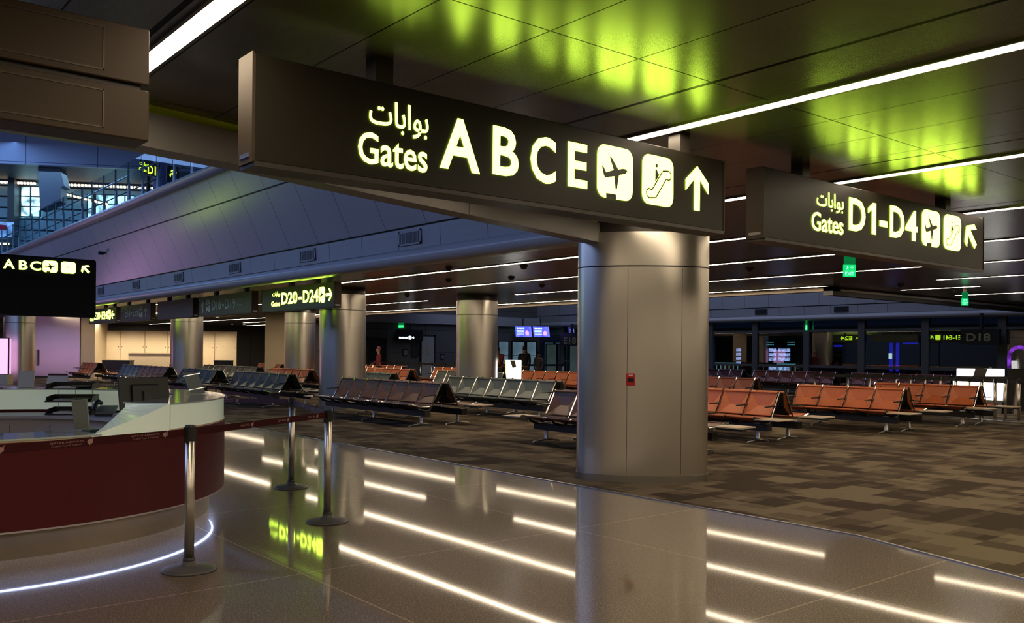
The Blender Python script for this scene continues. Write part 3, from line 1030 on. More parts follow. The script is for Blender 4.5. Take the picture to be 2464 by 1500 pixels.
LEG = raw('leg', leg_mesh(), M_alu, True)
LEGCAP = raw('leg_cap', MB().box(-.405, -.315, -.05, .05, .335, .348), M_chrome)
TABLE = raw('side_table', MB().box(-.78, -.30, -.50, -.045, .425, .442), M_table)
TABLE_ARM = raw('table_arm', MB().box(-.42, -.30, -.42, .05, .395, .425), M_black)
BEAMS = {}


def part(name, me, parent, loc=(0, 0, 0)):
    o = bpy.data.objects.new(name, me)
    o.location = loc
    o.parent = parent
    C.objects.link(o)
    return o


def bench(loc, rot, colours, label, arms=True, tables='', detail=True, group=None):
    n = len(colours)
    t = thing('tandem_bench', loc, label, 'bench', 'tandem benches of the waiting area')
    t.rotation_euler = (0, 0, rot)
    if n not in BEAMS:
        BEAMS[n] = raw('beam', MB().box(-.43, -.30, -.06, n * PITCH + .06, .215, .335), M_dark)
    part('beam', BEAMS[n], t)
    for i, c in enumerate(colours):
        y = (i + .5) * PITCH
        bk, st = PADS[c]
        part('backrest', bk, t, (0, y, 0))
        part('seat_pad', st, t, (0, y, 0))
        part('back_shell', SHELL, t, (0, y, 0))
    for i in range(n + 1):
        fr = part('side_frame', FRAME, t, (0, i * PITCH, 0))
        if detail:
            part('cap', KNOB, fr)
            part('bracket', BRACKET, t, (0, i * PITCH, 0))
        if arms is True or (arms == 'ends' and i in (0, n)):
            part('armrest', ARM, t, (0, i * PITCH, 0))
    for y in ([.18, n * PITCH - .18] if n < 5 else [.18, n * PITCH / 2, n * PITCH - .18]):
        lg = part('leg', LEG, t, (0, y, 0))
        if detail:
            part('leg_cap', LEGCAP, lg)
    if 'n' in tables:
        tb_ = part('side_table', TABLE, t)
        part('table_arm', TABLE_ARM, tb_)
    if 'f' in tables:
        tb_ = part('side_table', TABLE, t, (0, n * PITCH + .545, 0))
        part('table_arm', TABLE_ARM, tb_)
    return t


def pair(lane, u, colours, short, arms=True, tables='n', rear=None, rtables='f'):
    """two rows back to back; colours run from the near end to the far end"""
    n = len(colours)
    bench((lane, u, 0), 0, colours, short, arms, tables)
    rc = rear or colours
    bench((lane + .19, u + n * PITCH, 0), pi, rc[::-1], 'back-to-back twin of the ' + short, arms, rtables, False)


pair(10.4, 14.96, ['brown'] * 7, 'dark brown bench nearest the walkway, left of the big column', 'ends', 'f')
pair(10.4, 8.52, ['brown'] * 5, 'dark brown bench half hidden behind the big column', 'ends', 'nf')
pair(10.4, 22.08, ['grey'] * 6, 'charcoal bench beyond the brown front row', 'ends', '')
pair(10.4, 27.22, ['teal'] * 5, 'dark teal bench at the steel column under the blank sign', 'ends', 'n')
pair(10.4, 31.81, ['brown'] * 5 + ['blue'] * 4, 'half brown, half slate blue bench', 'ends', '')
pair(10.4, 40.84, ['orange'] * 4, 'orange bench beside the steel clad wall', True, '')
pair(13.45, 14.82, ['green'] * 7, 'grey-green bench left of the big column, second row', 'ends', '')
pair(13.45, 9.01, ['orange'] * 7, 'orange bench nearest, right of the big column', True, 'n')
pair(13.45, 21.87, ['green'] * 4, 'short grey-green bench beside the column at the arrow sign', 'ends', '')
pair(13.45, 26.98, ['orange'] * 5, 'orange bench before the second steel column', True, '')
pair(13.45, 31.20, ['grey'] * 9, 'long charcoal bench before the cream counter', 'ends', '')
pair(13.45, 38.4, ['orange'] * 4, 'orange bench right before the cream counter', True, '')
pair(17.05, 8.58, ['orange'] * 4, 'orange bench in the third row right of the big column', True, 'n')
pair(17.05, 21.18, ['green'] * 6, 'grey-green bench around the mid hall column', 'ends', '')
pair(17.05, 26.44, ['orange'] * 7, 'orange bench beyond the short grey-green bench', True, '')
pair(17.05, 37.0, ['orange'] * 4, 'small orange bench near the square beige column', True, '')
pair(20.1, 8.46, ['orange'] * 4, 'orange bench before the glowing gate counter', True, 'n')
pair(20.1, 14.21, ['red'] * 6, 'dark red bench in the fourth row', True, '')
pair(20.1, 20.30, ['orange'] * 7, 'orange bench before the white glowing totem', True, '')
pair(20.1, 26.4, ['orange'] * 5, 'orange bench left of the mid hall column', True, '')
pair(20.1, 31.8, ['orange'] * 7, 'farthest orange bench before the belt barriers', True, '')
pair(30.0, 13.5, ['red'] * 6, 'dark red bench near the glazing, right half of the row', True, '', rtables='')
pair(30.0, 17.7, ['red'] * 6, 'dark red bench near the glazing, left half of the row', True, '', rtables='')
pair(30.0, 21.8, ['plum'] * 5, 'plum coloured bench near the glazing', True, '', rtables='')

# ================================================================== belt barriers
M_belt = mat('belt_maroon', (0.042, 0.007, 0.009), 0.8, spec=0.15)
M_beltp = mat('belt_print', (0.36, 0.20, 0.19), 0.6)
M_belt_v = mat('belt_violet', (0.045, 0.022, 0.06), 0.6)
M_belt_k = mat('belt_black', (0.012, 0.012, 0.013), 0.6)
M_base = mat('rubber_grey_base', (0.075, 0.073, 0.068), 0.42, rvar=0.08)
POST = raw('post', MB().lathe([(.0335, .045), (.0335, .985)], n=24), M_steel, True)
POSTBASE = raw('base', MB().lathe([(.185, 0), (.188, .006), (.182, .014), (.15, .024), (.075, .034), (.05, .042), (.042, .07)], n=36), M_base, True)
CASS = raw('cassette', MB().lathe([(.037, .905), (.037, .985), (.037, 1.005), (.034, 1.014), (.010, 1.016)], n=20).box(-.046, -.030, -.02, .02, .895, 1.0).box(.030, .046, -.02, .02, .895, 1.0), M_black)
COLLAR = raw('collar', MB().lathe([(.043, .045), (.043, .075), (.036, .09)], n=20), M_black)


def oryx(fc_, a, b, r):
    """round animal-head emblem simplified: disc, muzzle, horn"""
    pts = [(a + r * cos(t * pi / 6), b + r * .8 * sin(t * pi / 6)) for t in range(12)]
    fc_.poly(pts, 0, 1, 0, 1)
    fc_.poly([(a - r * .3, b - r * .9), (a + r * .2, b - r * .6), (a - r * .1, b - r * 1.2)], 0, 1, 0, 1)
    fc_.poly([(a + r * .5, b + r * .6), (a + r * 1.5, b + r * 1.7), (a + r * .8, b + r * .4)], 0, 1, 0, 1)


def stanchion(x, y, label, rot=0, z=0.0, group='belt barrier posts'):
    t = thing('stanchion', (x, y, z), label, 'barrier post', group)
    t.rotation_euler = (0, 0, rot)
    part('base', POSTBASE, t)
    part('post', POST, t)
    part('collar', COLLAR, t)
    part('cassette', CASS, t)
    return t


def belt(t, p, q, m, prints=(), full=True, h=.052, zt=.99):
    """belt reeled out from post t at p to q; prints = distances along it carrying the airline mark"""
    P, Q = Vector((p[0], p[1], zt - h)), Vector((q[0], q[1], zt - h))
    d = (Q - P).normalized()
    n = Vector((d.y, -d.x, 0))
    P, Q = P + d * .047, Q - d * .047
    me_b = MB().slab([P - n * .001, Q - n * .001, Q + Vector((0, 0, h)) - n * .001, P + Vector((0, 0, h)) - n * .001], n * .002)
    # children of a turned post are given in its own axes
    inv = (Matrix.Translation(t.location) @ Matrix.Rotation(t.rotation_euler.z, 4, 'Z')).inverted()
    me_b.v = [tuple(inv @ Vector(v)) for v in me_b.v]
    b_ = me_b.build('belt', m, t, local=True)
    if prints:
        nn = n if n.dot(Vector((cam.location.x - P.x, cam.location.y - P.y, 0))) > 0 else -n
        r = Vector((0, 0, 1)).cross(nn)
        a0 = P if r.dot(d) > 0 else Q
        f_ = Face(tuple(a0), r, nn, 0.0025)
        marks = []
        for s in prints:
            if full:
                f_.text('QATAR AIRWAYS', s - .22, s, .026, .040, 0.0)
                f_.text('\uFE94\uFEF3\uFEAE\uFEC4\uFED8\uFEDF\uFE8D \uFE94\uFEF3\uFEEE\uFEA0\uFEDF\uFE8D \uFEC1\uFEEE\uFEC4\uFEA8\uFEDF\uFE8D', s - .21, s - .01, .008, .021, 0.0)
                marks.append((s + .045, .020))
            else:
                f_.text('QATAR', s - .13, s - .01, .016, .036, 0.0)
                marks.append((s + .02, .017))
        f_.lit.v = [tuple(inv @ Vector(v)) for v in f_.lit.v]
        f_.lit.build('lettering', M_beltp, b_, local=True)
        for a, r_ in marks:
            f_.lit = MB()
            oryx(f_, a, .026, r_)
            f_.lit.v = [tuple(inv @ Vector(v)) for v in f_.lit.v]
            f_.lit.build('emblem', M_beltp, b_, local=True)
    return b_


A1, A2, A3 = (2.19, 6.21), (3.78, 7.21), (4.39, 9.23)
A0, A4, A5 = (-1.1, 4.95), (1.35, 12.75), (-1.6, 13.2)
aa = atan2(A2[1] - A1[1], A2[0] - A1[0])
st1 = stanchion(*A1, 'nearest steel stanchion on the terrazzo in front of the maroon counter', aa)
st2 = stanchion(*A2, 'steel stanchion in the middle of the terrazzo, second from the counter', aa)
st3 = stanchion(*A3, 'third steel stanchion, standing farther back near the carpet', atan2(A3[1] - A2[1], A3[0] - A2[0]))
st0 = stanchion(*A0, 'steel stanchion holding the belt before the counter', 0.3)
st4 = stanchion(*A4, 'steel stanchion behind the round counter', 0)
belt(st1, A1, A0, M_belt, (0.42, 0.98, 1.54, 2.1, 2.66, 3.22))
belt(st2, A2, A1, M_belt, (0.66, 1.16, 1.62), False)
belt(st3, A3, A2, M_belt_v, (0.7, 1.3), False)
belt(st4, A4, A3, M_belt_v, (1.6, 2.9, 3.9), True)

# far black belt barriers at the gates
far = [(21.95, 37.6), (21.95, 36.7), (21.95, 35.9), (21.95, 35.2), (21.95, 34.3), (21.95, 33.2), (21.95, 32.3), (21.95, 31.3), (21.95, 30.5), (23.2, 29.9), (24.4, 29.6), (25.6, 29.4), (26.9, 29.2)]
prev = None
for i, (x, y) in enumerate(far):
    s_ = stanchion(x, y, 'steel barrier post among the far belt barriers before the back wall', atan2(1, 1), 0.008, 'far belt barriers')
    if prev:
        belt(s_, (x, y), prev, M_belt_k, h=.09, zt=1.0)
    prev = (x, y)
right = [(22.74, 14.07), (22.82, 13.1), (22.91, 12.51), (22.88, 11.76), (22.79, 11.32), (22.68, 10.88), (22.59, 10.45), (22.49, 10.01), (22.33, 9.62), (22.15, 9.25), (22.08, 8.92), (21.95, 8.64), (21.98, 8.36)]
prev = None
for i, (x, y) in enumerate(right):
    s_ = stanchion(x, y, 'steel barrier post among the belt barriers around the glowing gate counter', atan2(1, 1), 0.008, 'gate belt barriers')
    if prev:
        belt(s_, (x, y), prev, M_belt_k, h=.09, zt=1.0)
    prev = (x, y)

# ================================================================== round service counter
DX, DY = 1.30, 9.34
M_maroon = mat('maroon_laminate', (0.085, 0.007, 0.011), 0.38, var=0.05, spec=0.35)
M_white = mat('white_glass_glow', (0.72, 0.78, 0.66), 0.16, var=0.02, coat=0.4)
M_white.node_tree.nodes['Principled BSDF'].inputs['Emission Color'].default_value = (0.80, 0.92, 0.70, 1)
M_white.node_tree.nodes['Principled BSDF'].inputs['Emission Strength'].default_value = 0.20  # faint emission added to brighten the white glass, no lamp behind it
M_top = mat('glass_worktop', (0.50, 0.60, 0.60), 0.06, var=0.03, coat=1.0)
M_edge = mat('glass_edge', (0.28, 0.42, 0.46), 0.15)
M_kick = mat('kick_metal', (0.30, 0.24, 0.17), 0.30, metal=0.85, var=0.05)
M_lilac = mat('white_laminate', (0.46, 0.43, 0.46), 0.4, var=0.03)
M_paper = mat('paper_white', (0.66, 0.64, 0.60), 0.6, var=0.03)
M_led = glow('cold_led', (0.52, 0.62, 1.0), 30.0)


def arc(mb, r0, r1, z0, z1, a0, a1, n=48):
    """ring sector; z0/z1 may be functions of (r, t)"""
    f0 = z0 if callable(z0) else (lambda r, t: z0)
    f1 = z1 if callable(z1) else (lambda r, t: z1)
    vs, fs = [], []
    for i in range(n + 1):
        t = i / n
        a = radians(a0 + (a1 - a0) * t)
        for r, f in ((r0, f0), (r1, f0), (r1, f1), (r0, f1)):
            vs.append((DX + r * cos(a), DY + r * sin(a), f(r, t)))
    for i in range(n):
        for k in range(4):
            fs.append((i * 4 + k, i * 4 + (k + 1) % 4, (i + 1) * 4 + (k + 1) % 4, (i + 1) * 4 + k))
    fs += [(3, 2, 1, 0), (n * 4, n * 4 + 1, n * 4 + 2, n * 4 + 3)]
    return mb.add(vs, fs)


def fine(mb, *a, **k):
    return arc(mb, *a, n=96, **k)


LOW0, LOW1, RAMP, RAISED1 = -165, -77, -58, 165
dk = thing('service_counter', (DX, DY, 0), 'round maroon and white service counter with a lit floor edge', 'counter')
fine(MB(), 2.02, 2.06, 0.0, 0.215, LOW0, RAISED1).build('kick_plate', M_kick, dk, smooth=True)
fine(MB(), 2.088, 2.098, .209, .214, LOW0, RAISED1).build('led_strip', M_led, dk)
fine(MB(), 2.078, 2.084, .196, .215, LOW0, RAISED1).build('led_shield', M_dark, dk)
fine(MB(), 1.95, 2.20, .215, .228, LOW0, RAISED1).build('underside', M_lilac, dk)
fine(MB(), 2.12, 2.20, .228, .865, LOW0, RAISED1).build('front_panel', M_maroon, dk, smooth=True)
fine(MB(), 2.17, 2.198, .865, .878, LOW0, RAISED1).build('edge_profile', M_cream, dk)
fine(MB(), 1.70, 2.205, .878, .892, LOW0, LOW1 + 2).build('low_glass_top', M_top, dk)
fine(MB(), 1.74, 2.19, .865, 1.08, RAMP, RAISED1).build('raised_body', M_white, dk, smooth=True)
fine(MB(), 1.72, 2.205, 1.08, 1.092, RAMP, RAISED1).build('raised_glass_top', M_top, dk, smooth=True)


def ramp_solid():
    mb = MB()
    n = 12
    o0, o1, i0, i1 = LOW1, RAMP, -66, RAMP + 2
    vs = []
    for i in range(n + 1):
        t = i / n
        ao, ai = radians(o0 + (o1 - o0) * t), radians(i0 + (i1 - i0) * t)
        z = .885 + (1.092 - .885) * t
        for r, a in ((2.2, ao), (1.74, ai)):
            vs += [(DX + r * cos(a), DY + r * sin(a), .866), (DX + r * cos(a), DY + r * sin(a), z)]
    fs = []
    for i in range(n):
        b_, c_ = i * 4, i * 4 + 4
        fs += [(b_ + 1, c_ + 1, c_ + 3, b_ + 3), (b_, c_, c_ + 1, b_ + 1), (b_ + 2, b_ + 3, c_ + 3, c_ + 2), (b_, b_ + 2, c_ + 2, c_)]
    fs += [(0, 1, 3, 2), (n * 4, n * 4 + 2, n * 4 + 3, n * 4 + 1)]
    return mb.add(vs, fs)


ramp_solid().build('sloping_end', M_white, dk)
for a in (-57.6, -20, 20, 62, 100, 140):
    t = radians(a)
    MB().obox((DX + 2.191 * cos(t), DY + 2.191 * sin(t), .972), (cos(t), sin(t), 0), (-sin(t), cos(t), 0), (0, 0, 1), .002, .005, .21).build('panel_joint', M_edge, dk)
fine(MB(), 1.22, 1.74, .80, .83, LOW0, RAISED1).build('inner_worktop', M_lilac, dk)
inner = fine(MB(), 1.28, 1.31, 0.06, .80, LOW0, RAISED1).build('drawer_front', M_lilac, dk, smooth=True)
jn = MB()
for a in range(-150, 160, 18):
    t = radians(a)
    jn = MB().obox((DX + 1.279 * cos(t), DY + 1.279 * sin(t), .42), (cos(t), sin(t), 0), (-sin(t), cos(t), 0), (0, 0, 1), .003, .006, .62)
    jn.build('drawer_gap', M_dark, inner)
fine(MB(), 1.283, 1.306, .74, .755, LOW0, RAISED1).build('drawer_gap', M_dark, inner)


def on_desk(r, a):
    return DX + r * cos(radians(a)), DY + r * sin(radians(a))


ZT, ZW = 1.092, 0.83
# monitor seen from behind
mx_, my_ = on_desk(1.46, -19)
ma = radians(190)
mo = thing('monitor', (mx_, my_, ZW), 'black flat monitor seen from behind on the counter', 'monitor')
ux, uy = Vector((cos(ma), sin(ma), 0)), Vector((-sin(ma), cos(ma), 0))


def mbox(mb, a, b_, z0, z1, sa, sb, tilt=0.0):
    az = (Vector((0, 0, 1)) + uy * tilt).normalized()
    return mb.obox(Vector((mx_, my_, (z0 + z1) / 2)) + ux * a + uy * (b_ + tilt * ((z0 + z1) / 2 - 1.1)), ux, uy, az, sa, sb, z1 - z0)


mbox(MB(), 0, 0, .93, 1.27, .50, .03, -.18).build('screen_housing', mat('monitor_grey', (0.030, 0.032, 0.030), 0.45), mo, bevel=.006)
mbox(MB(), 0, .03, .97, 1.20, .27, .035, -.18).build('rear_cover', M_black, mo, bevel=.008)
mbox(MB(), 0, .055, ZW + .012, 1.14, .07, .03, -.10).build('neck', mat('monitor_grey', (0.030, 0.032, 0.030), 0.45), mo)
mbox(MB(), 0, .04, ZW, ZW + .014, .24, .20).build('foot', M_black, mo, bevel=.004)
# second, smaller screen behind it
kx, ky = on_desk(1.60, -3)
cs = thing('monitor', (kx, ky, ZW), 'small grey screen behind the black monitor on the counter', 'monitor')
MB().obox((kx, ky, ZW + .24), ux, uy, (0, 0, 1), .30, .025, .24).build('screen_housing', mat('monitor_grey', (0.030, 0.032, 0.030), 0.45), cs, bevel=.005)
MB().obox((kx, ky, ZW + .07), ux, uy, (0, 0, 1), .05, .03, .13).build('neck', M_black, cs)
MB().obox((kx, ky, ZW + .006), ux, uy, (0, 0, 1), .18, .15, .012).build('foot', M_black, cs)
# three tier tray
tx, ty = on_desk(1.50, 43.5)
ta = radians(-29)
vx, vy = Vector((cos(ta), sin(ta), 0)), Vector((-sin(ta), cos(ta), 0))
tt = thing('letter_tray', (tx, ty, ZW), 'black three tier letter tray with papers inside the counter', 'tray')
for k in range(3):
    z = ZW + .004 + k * .135
    m = MB()
    m.obox(Vector((tx, ty, z + .005)), vx, vy, (0, 0, 1), .46, .30, .010)
    m.obox(Vector((tx, ty, z + .035)) + vy * .145, vx, vy, (0, 0, 1), .46, .010, .07)
    for s in (-1, 1):
        m.slab([Vector((tx, ty, z)) + vx * s * .225 - vy * .15, Vector((tx, ty, z)) + vx * s * .225 + vy * .15, Vector((tx, ty, z + .07)) + vx * s * .225 + vy * .15, Vector((tx, ty, z + .055)) + vx * s * .225 - vy * .11], vx * .008)
    tr_ = m.build('tray', M_black, tt)
    if k < 2:
        for s in (-1, 0, 1):
            MB().tube([Vector((tx, ty, z + .06)) + vx * s * .17 + vy * .12, Vector((tx, ty, z + .138)) + vx * s * .17 + vy * .12], .004, 6).build('support_rod', M_alu, tt)
    pp = thing('paper_stack', (tx, ty, z + .012), ('loose papers in the lowest tray of the letter tray', 'loose papers in the middle tray of the letter tray', 'loose papers in the top tray of the letter tray')[k], 'papers', 'papers in the trays')
    MB().obox(Vector((tx, ty, z + .018)) - vx * .04 - vy * .02, vx, vy, (0, 0, 1), .22, .24, .016).build('sheets', M_paper if k != 1 else M_lilac, pp)
    MB().obox(Vector((tx, ty, z + .030)) + vx * .09, (vx + vy * .2).normalized(), (vy - vx * .2).normalized(), (0, 0, 1), .18, .22, .008).build('folder', mat('folder_grey', (0.10, 0.11, 0.12), 0.5), pp)
# desk phone
px_, py_ = on_desk(1.46, 24.5)
ph = thing('desk_phone', (px_, py_, ZW), 'black desk phone with its handset beside the letter tray', 'phone')
MB().slab([Vector((px_, py_, ZW)) + vx * a + vy * b_ + Vector((0, 0, .004)) for a, b_ in ((-.10, -.10), (.10, -.10), (.10, .10), (-.10, .10))], (0, 0, .02)).build('base', M_black, ph, bevel=.005)
MB().slab([Vector((px_, py_, ZW + .024)) - vx * .09 - vy * .09, Vector((px_, py_, ZW + .024)) + vx * .09 - vy * .09, Vector((px_, py_, ZW + .085)) + vx * .09 + vy * .09, Vector((px_, py_, ZW + .085)) - vx * .09 + vy * .09], (0, 0, .02)).build('keypad_wedge', mat('phone_grey', (0.16, 0.17, 0.18), 0.4), ph)
MB().tube([Vector((px_, py_, ZW + .07)) - vx * .11 - vy * .08, Vector((px_, py_, ZW + .13)) - vx * .10 - vy * .04, Vector((px_, py_, ZW + .15)) - vx * .09 + vy * .02, Vector((px_, py_, ZW + .13)) - vx * .08 + vy * .08], .024, 8).build('handset', M_black, ph)
# grey document stand, keyboard
gx, gy = on_desk(1.74, -72)
gs = thing('document_stand', (gx, gy, .892), 'grey slanted document stand on the low glass top', 'stand')
MB().slab([(gx - .04, gy + .05, .895), (gx + .05, gy - .03, .895), (gx + .02, gy - .06, 1.135), (gx - .07, gy + .02, 1.12)], (.012, .014, .004)).build('plate', mat('stand_grey', (0.20, 0.21, 0.17), 0.4), gs)
MB().slab([(gx - .05, gy + .02, .892), (gx + .05, gy - .06, .892), (gx + .12, gy + .02, .892), (gx + .02, gy + .10, .892)], (0, 0, .006)).build('foot', mat('stand_grey', (0.20, 0.21, 0.17), 0.4), gs)
qx, qy = on_desk(1.50, -58)
kb = thing('keyboard', (qx, qy, ZW), 'black keyboard beside the document stand', 'keyboard')
MB().obox((qx, qy, ZW + .010), (cos(.4), sin(.4), 0), (-sin(.4), cos(.4), 0), (0, 0, 1), .34, .13, .018).build('case', M_black, kb, bevel=.004)
MB().obox((qx, qy, ZW + .022), (cos(.4), sin(.4), 0), (-sin(.4), cos(.4), 0), (0, 0, 1), .31, .10, .006).build('keys', mat('keys_dark', (0.03, 0.03, 0.032), 0.5), kb)
ms_x, ms_y = on_desk(1.36, -49)
mo2 = thing('computer_mouse', (ms_x, ms_y, ZW), 'black computer mouse on the worktop under the sloping end', 'mouse')
MB().lathe([(.03, 0), (.034, .012), (.028, .026), (.012, .034)], ms_x, ms_y, ZW, 12, 1, 1.6).build('body', M_black, mo2, smooth=True)
MB().box(ms_x - .004, ms_x + .004, ms_y - .035, ms_y - .01, ZW + .030, ZW + .037).build('wheel', M_base, mo2)
# boxes / folders lying on the worktop
for i, (r, a, s, l) in enumerate(((1.50, 11, (.30, .20, .035), 'lilac binder lying beside the desk phone'), (1.36, 2, (.16, .14, .06), 'small white box on the worktop behind the monitor'))):
    bx_, by_ = on_desk(r, a)
    o = thing('binder' if i == 0 else 'storage_box', (bx_, by_, ZW), l, 'binder' if i == 0 else 'box')
    MB().obox((bx_, by_, ZW + s[2] / 2), vx, vy, (0, 0, 1), *s).build('cover' if i == 0 else 'body', M_lilac, o, bevel=.004)
    MB().obox((bx_, by_, ZW + s[2] + .003), vx, vy, (0, 0, 1), s[0] - .03, s[1] - .03, .006).build('label_sheet' if i == 0 else 'lid', M_paper, o)
# card holders on the raised top
M_acr = glass('acrylic', (0.88, 0.92, 0.92), 0.05)


def holder(r, a, w, h, label, kind):
    x, y = on_desk(r, a)
    t = thing('leaflet_holder', (x, y, ZT), label, 'leaflet holder', 'leaflet holders on the counter')
    ca = radians(a)
    # stands across the counter radius and leans outwards
    ax = Vector((cos(YAW), -sin(YAW), 0))
    ay = Vector((sin(YAW), cos(YAW), 0))
    if kind == 'clear':
        ax = Vector((cos(radians(20)), sin(radians(20)), 0))
        ay = Vector((-sin(radians(20)), cos(radians(20)), 0))
    az = (Vector((0, 0, 1)) + ay * (.22 if kind != 'clear' else .1) - ax * (.06 if kind == 'card' else (.0 if kind == 'paper' else .42))).normalized()
    c = Vector((x, y, ZT + .004)) + az * h / 2
    if kind == 'card':
        MB().slab([c - ax * w / 2 - az * h / 2, c + ax * w / 2 - az * h / 2, c + ax * w / 2 + az * h / 2, c - ax * w / 2 + az * h / 2], ay * .008).build('card', mat('card_cream', (0.62, 0.58, 0.47), 0.55), t)
    elif kind == 'paper':
        MB().slab([c - ax * w / 2 - az * h / 2, c + ax * w / 2 - az * h / 2, c + ax * w * .44 + az * h / 2, c - ax * w * .44 + az * h / 2], ay * .008).build('sheet', M_paper, t)
        MB().slab([c - ax * w * .44 + az * h * .36 - ay * .002, c + ax * w * .44 + az * h * .36 - ay * .002, c + ax * w * .43 + az * h * .49 - ay * .002, c - ax * w * .43 + az * h * .49 - ay * .002], -ay * .001).build('header', M_maroon, t)
    else:
        MB().slab([c - ax * w / 2 - az * h / 2, c + ax * w / 2 - az * h / 2, c + ax * w / 2 + az * h / 2, c - ax * w / 2 + az * h / 2], ay * .006).build('front_plate', M_acr, t)
        MB().slab([c - ax * w / 2 - az * h / 2 + ay * .05, c + ax * w / 2 - az * h / 2 + ay * .05, c + ax * w / 2 + az * h / 2 + ay * .012, c - ax * w / 2 + az * h / 2 + ay * .012], ay * .006).build('rear_plate', M_acr, t)
        MB().slab([c - ax * w * .42 - az * h * .48 + ay * .012, c + ax * w * .42 - az * h * .48 + ay * .012, c + ax * w * .42 + az * h * .44 + ay * .010, c - ax * w * .42 + az * h * .44 + ay * .010], ay * .004).build('leaflet', M_lilac, t)
    MB().obox(Vector((x, y, ZT + .004)) + ay * .03, ax, ay, (0, 0, 1), w, .07, .006).build('foot', M_acr, t)


holder(1.95, 66.5, .18, .19, 'blank cream card standing on the far rim of the counter', 'card')
holder(1.95, 57, .25, .16, 'white notice with a maroon header on the far rim', 'paper')
holder(1.97, -14, .22, .25, 'clear slanted acrylic leaflet holder at the right end of the counter', 'clear')

# ================================================================== fittings on walls and ceilings
M_vent = mat('vent_dark', (0.05, 0.055, 0.065), 0.5)
M_ventf = mat('vent_frame', (0.30, 0.32, 0.35), 0.5)


def vent(x, y, w, label, sgn=-1, z0=3.325, z1=3.57, dark=False):
    t = thing('air_vent', (x, y, z0), label, 'air vent', 'air grilles in the fascias')
    X0, X1 = (x - .012, x) if sgn < 0 else (x, x + .012)
    m = MB()
    m.box(X0, X1, y - w / 2, y + w / 2, z0, z0 + .03).box(X0, X1, y - w / 2, y + w / 2, z1 - .03, z1)
    m.box(X0, X1, y - w / 2, y - w / 2 + .03, z0, z1).box(X0, X1, y + w / 2 - .03, y + w / 2, z0, z1)
    m.build('frame', M_vent if dark else M_ventf, t)
    MB().box(x - .004, x, y - w / 2 + .03, y + w / 2 - .03, z0 + .03, z1 - .03).build('backing', M_dark if dark else M_vent, t)
    m = MB()
    m.box(x - .010, x - .003, y - w / 2 + .02, y + w / 2 - .02, z1 - .036, z1 - .028)
    for k in range(5):
        yy = y - w / 2 + .03 + (w - .06) * (k + .5) / 5
        m.box(x - .010, x - .003, yy - .008, yy + .008, z0 + .03, z1 - .03)
    m.build('grille', M_ventf if not dark else M_vent, t)


for i, y in enumerate((12.62, 16.4, 20.15, 23.95, 27.7, 31.55)):
    vent(8.106, y, .68, ('air vent in the fascia, nearest the big column', 'air vent in the fascia, second from the big column', 'air vent in the fascia, third from the big column', 'air vent in the fascia, fourth from the big column', 'air vent in the fascia, fifth from the big column', 'air vent in the fascia beside the left hanging sign')[i])
for i, y in enumerate((23.95, 20.0)):
    vent(34.276, y, .66, ('dark air vent above the glazing, nearer the big column', 'dark air vent above the glazing, farther right')[i], dark=True)

for x, y, l in ((9.81, 13.89, 'camera dome nearest the white rounded edge'), (11.46, 16.23, 'camera dome between the first two long light strips'), (12.01, 14.69, 'camera dome just above the second long strip'), (10.6, 12.6, 'camera dome above the mid hall, near the big column'), (13.8, 21.6, 'camera dome over the short grey-green bench'), (13.95, 15.9, 'camera dome left of the big column, low in the row'), (13.95, 10.0, 'camera dome right of the big column'), (19.5, 9.92, 'camera dome left of the short light strip'), (21.42, 9.6, 'camera dome above the farther hanging exit sign')):
    t = thing('camera_dome', (x, y, CEIL), l, 'security camera', 'ceiling camera domes')
    MB().lathe([(.02, -.075), (.05, -.062), (.068, -.03), (.07, 0)], x, y, CEIL, 16).build('dome', M_black, t, smooth=True)
    MB().lathe([(.085, -.012), (.085, 0)], x, y, CEIL, 16).build('ring', M_hang, t)
wc = thing('wall_camera', (7.62, 29.5, 4.5), 'small black camera on the leaning wall panels', 'security camera')
MB().obox((7.58, 29.5, 4.5), (1, 0, 0), (0, 1, 0), (0, 0, 1), .16, .12, .10).build('body', M_black, wc, bevel=.02)
MB().obox((7.68, 29.5, 4.52), (1, 0, 0), (0, 1, 0), (0, 0, 1), .12, .05, .05).build('bracket', M_hang, wc)

M_down = glow('downlight_lens', (1.0, 0.93, 0.82), 9.0)
for x, y, z in ((27.8, 9.9, CEIL), (30.7, 9.7, CEIL), (39.0, 10.2, CEIL), (28.2, 44.5, CEIL), (30.6, 47.0, CEIL), (30.2, 43.5, CEIL), (23.2, 56.0, CEIL), (22.2, 55.5, CEIL), (26.0, 53, CEIL), (37.0, 9.0, CEIL), (24.5, 48, CEIL)):
    t = thing('downlight', (x, y, z), 'small round downlight in the dark ceiling', 'light', 'small round downlights')
    MB().lathe([(.075, -.004), (.075, .01)], x, y, z, 14).build('lens', M_down, t)
    r_ = MB()
    for k in range(14):
        a0, a1 = 2 * pi * k / 14, 2 * pi * (k + 1) / 14
        r_.slab([(x + .076 * cos(a0), y + .076 * sin(a0), z - .006), (x + .10 * cos(a0), y + .10 * sin(a0), z - .006), (x + .10 * cos(a1), y + .10 * sin(a1), z - .006), (x + .076 * cos(a1), y + .076 * sin(a1), z - .006)], (0, 0, .01))
    r_.build('ring', M_alu, t)

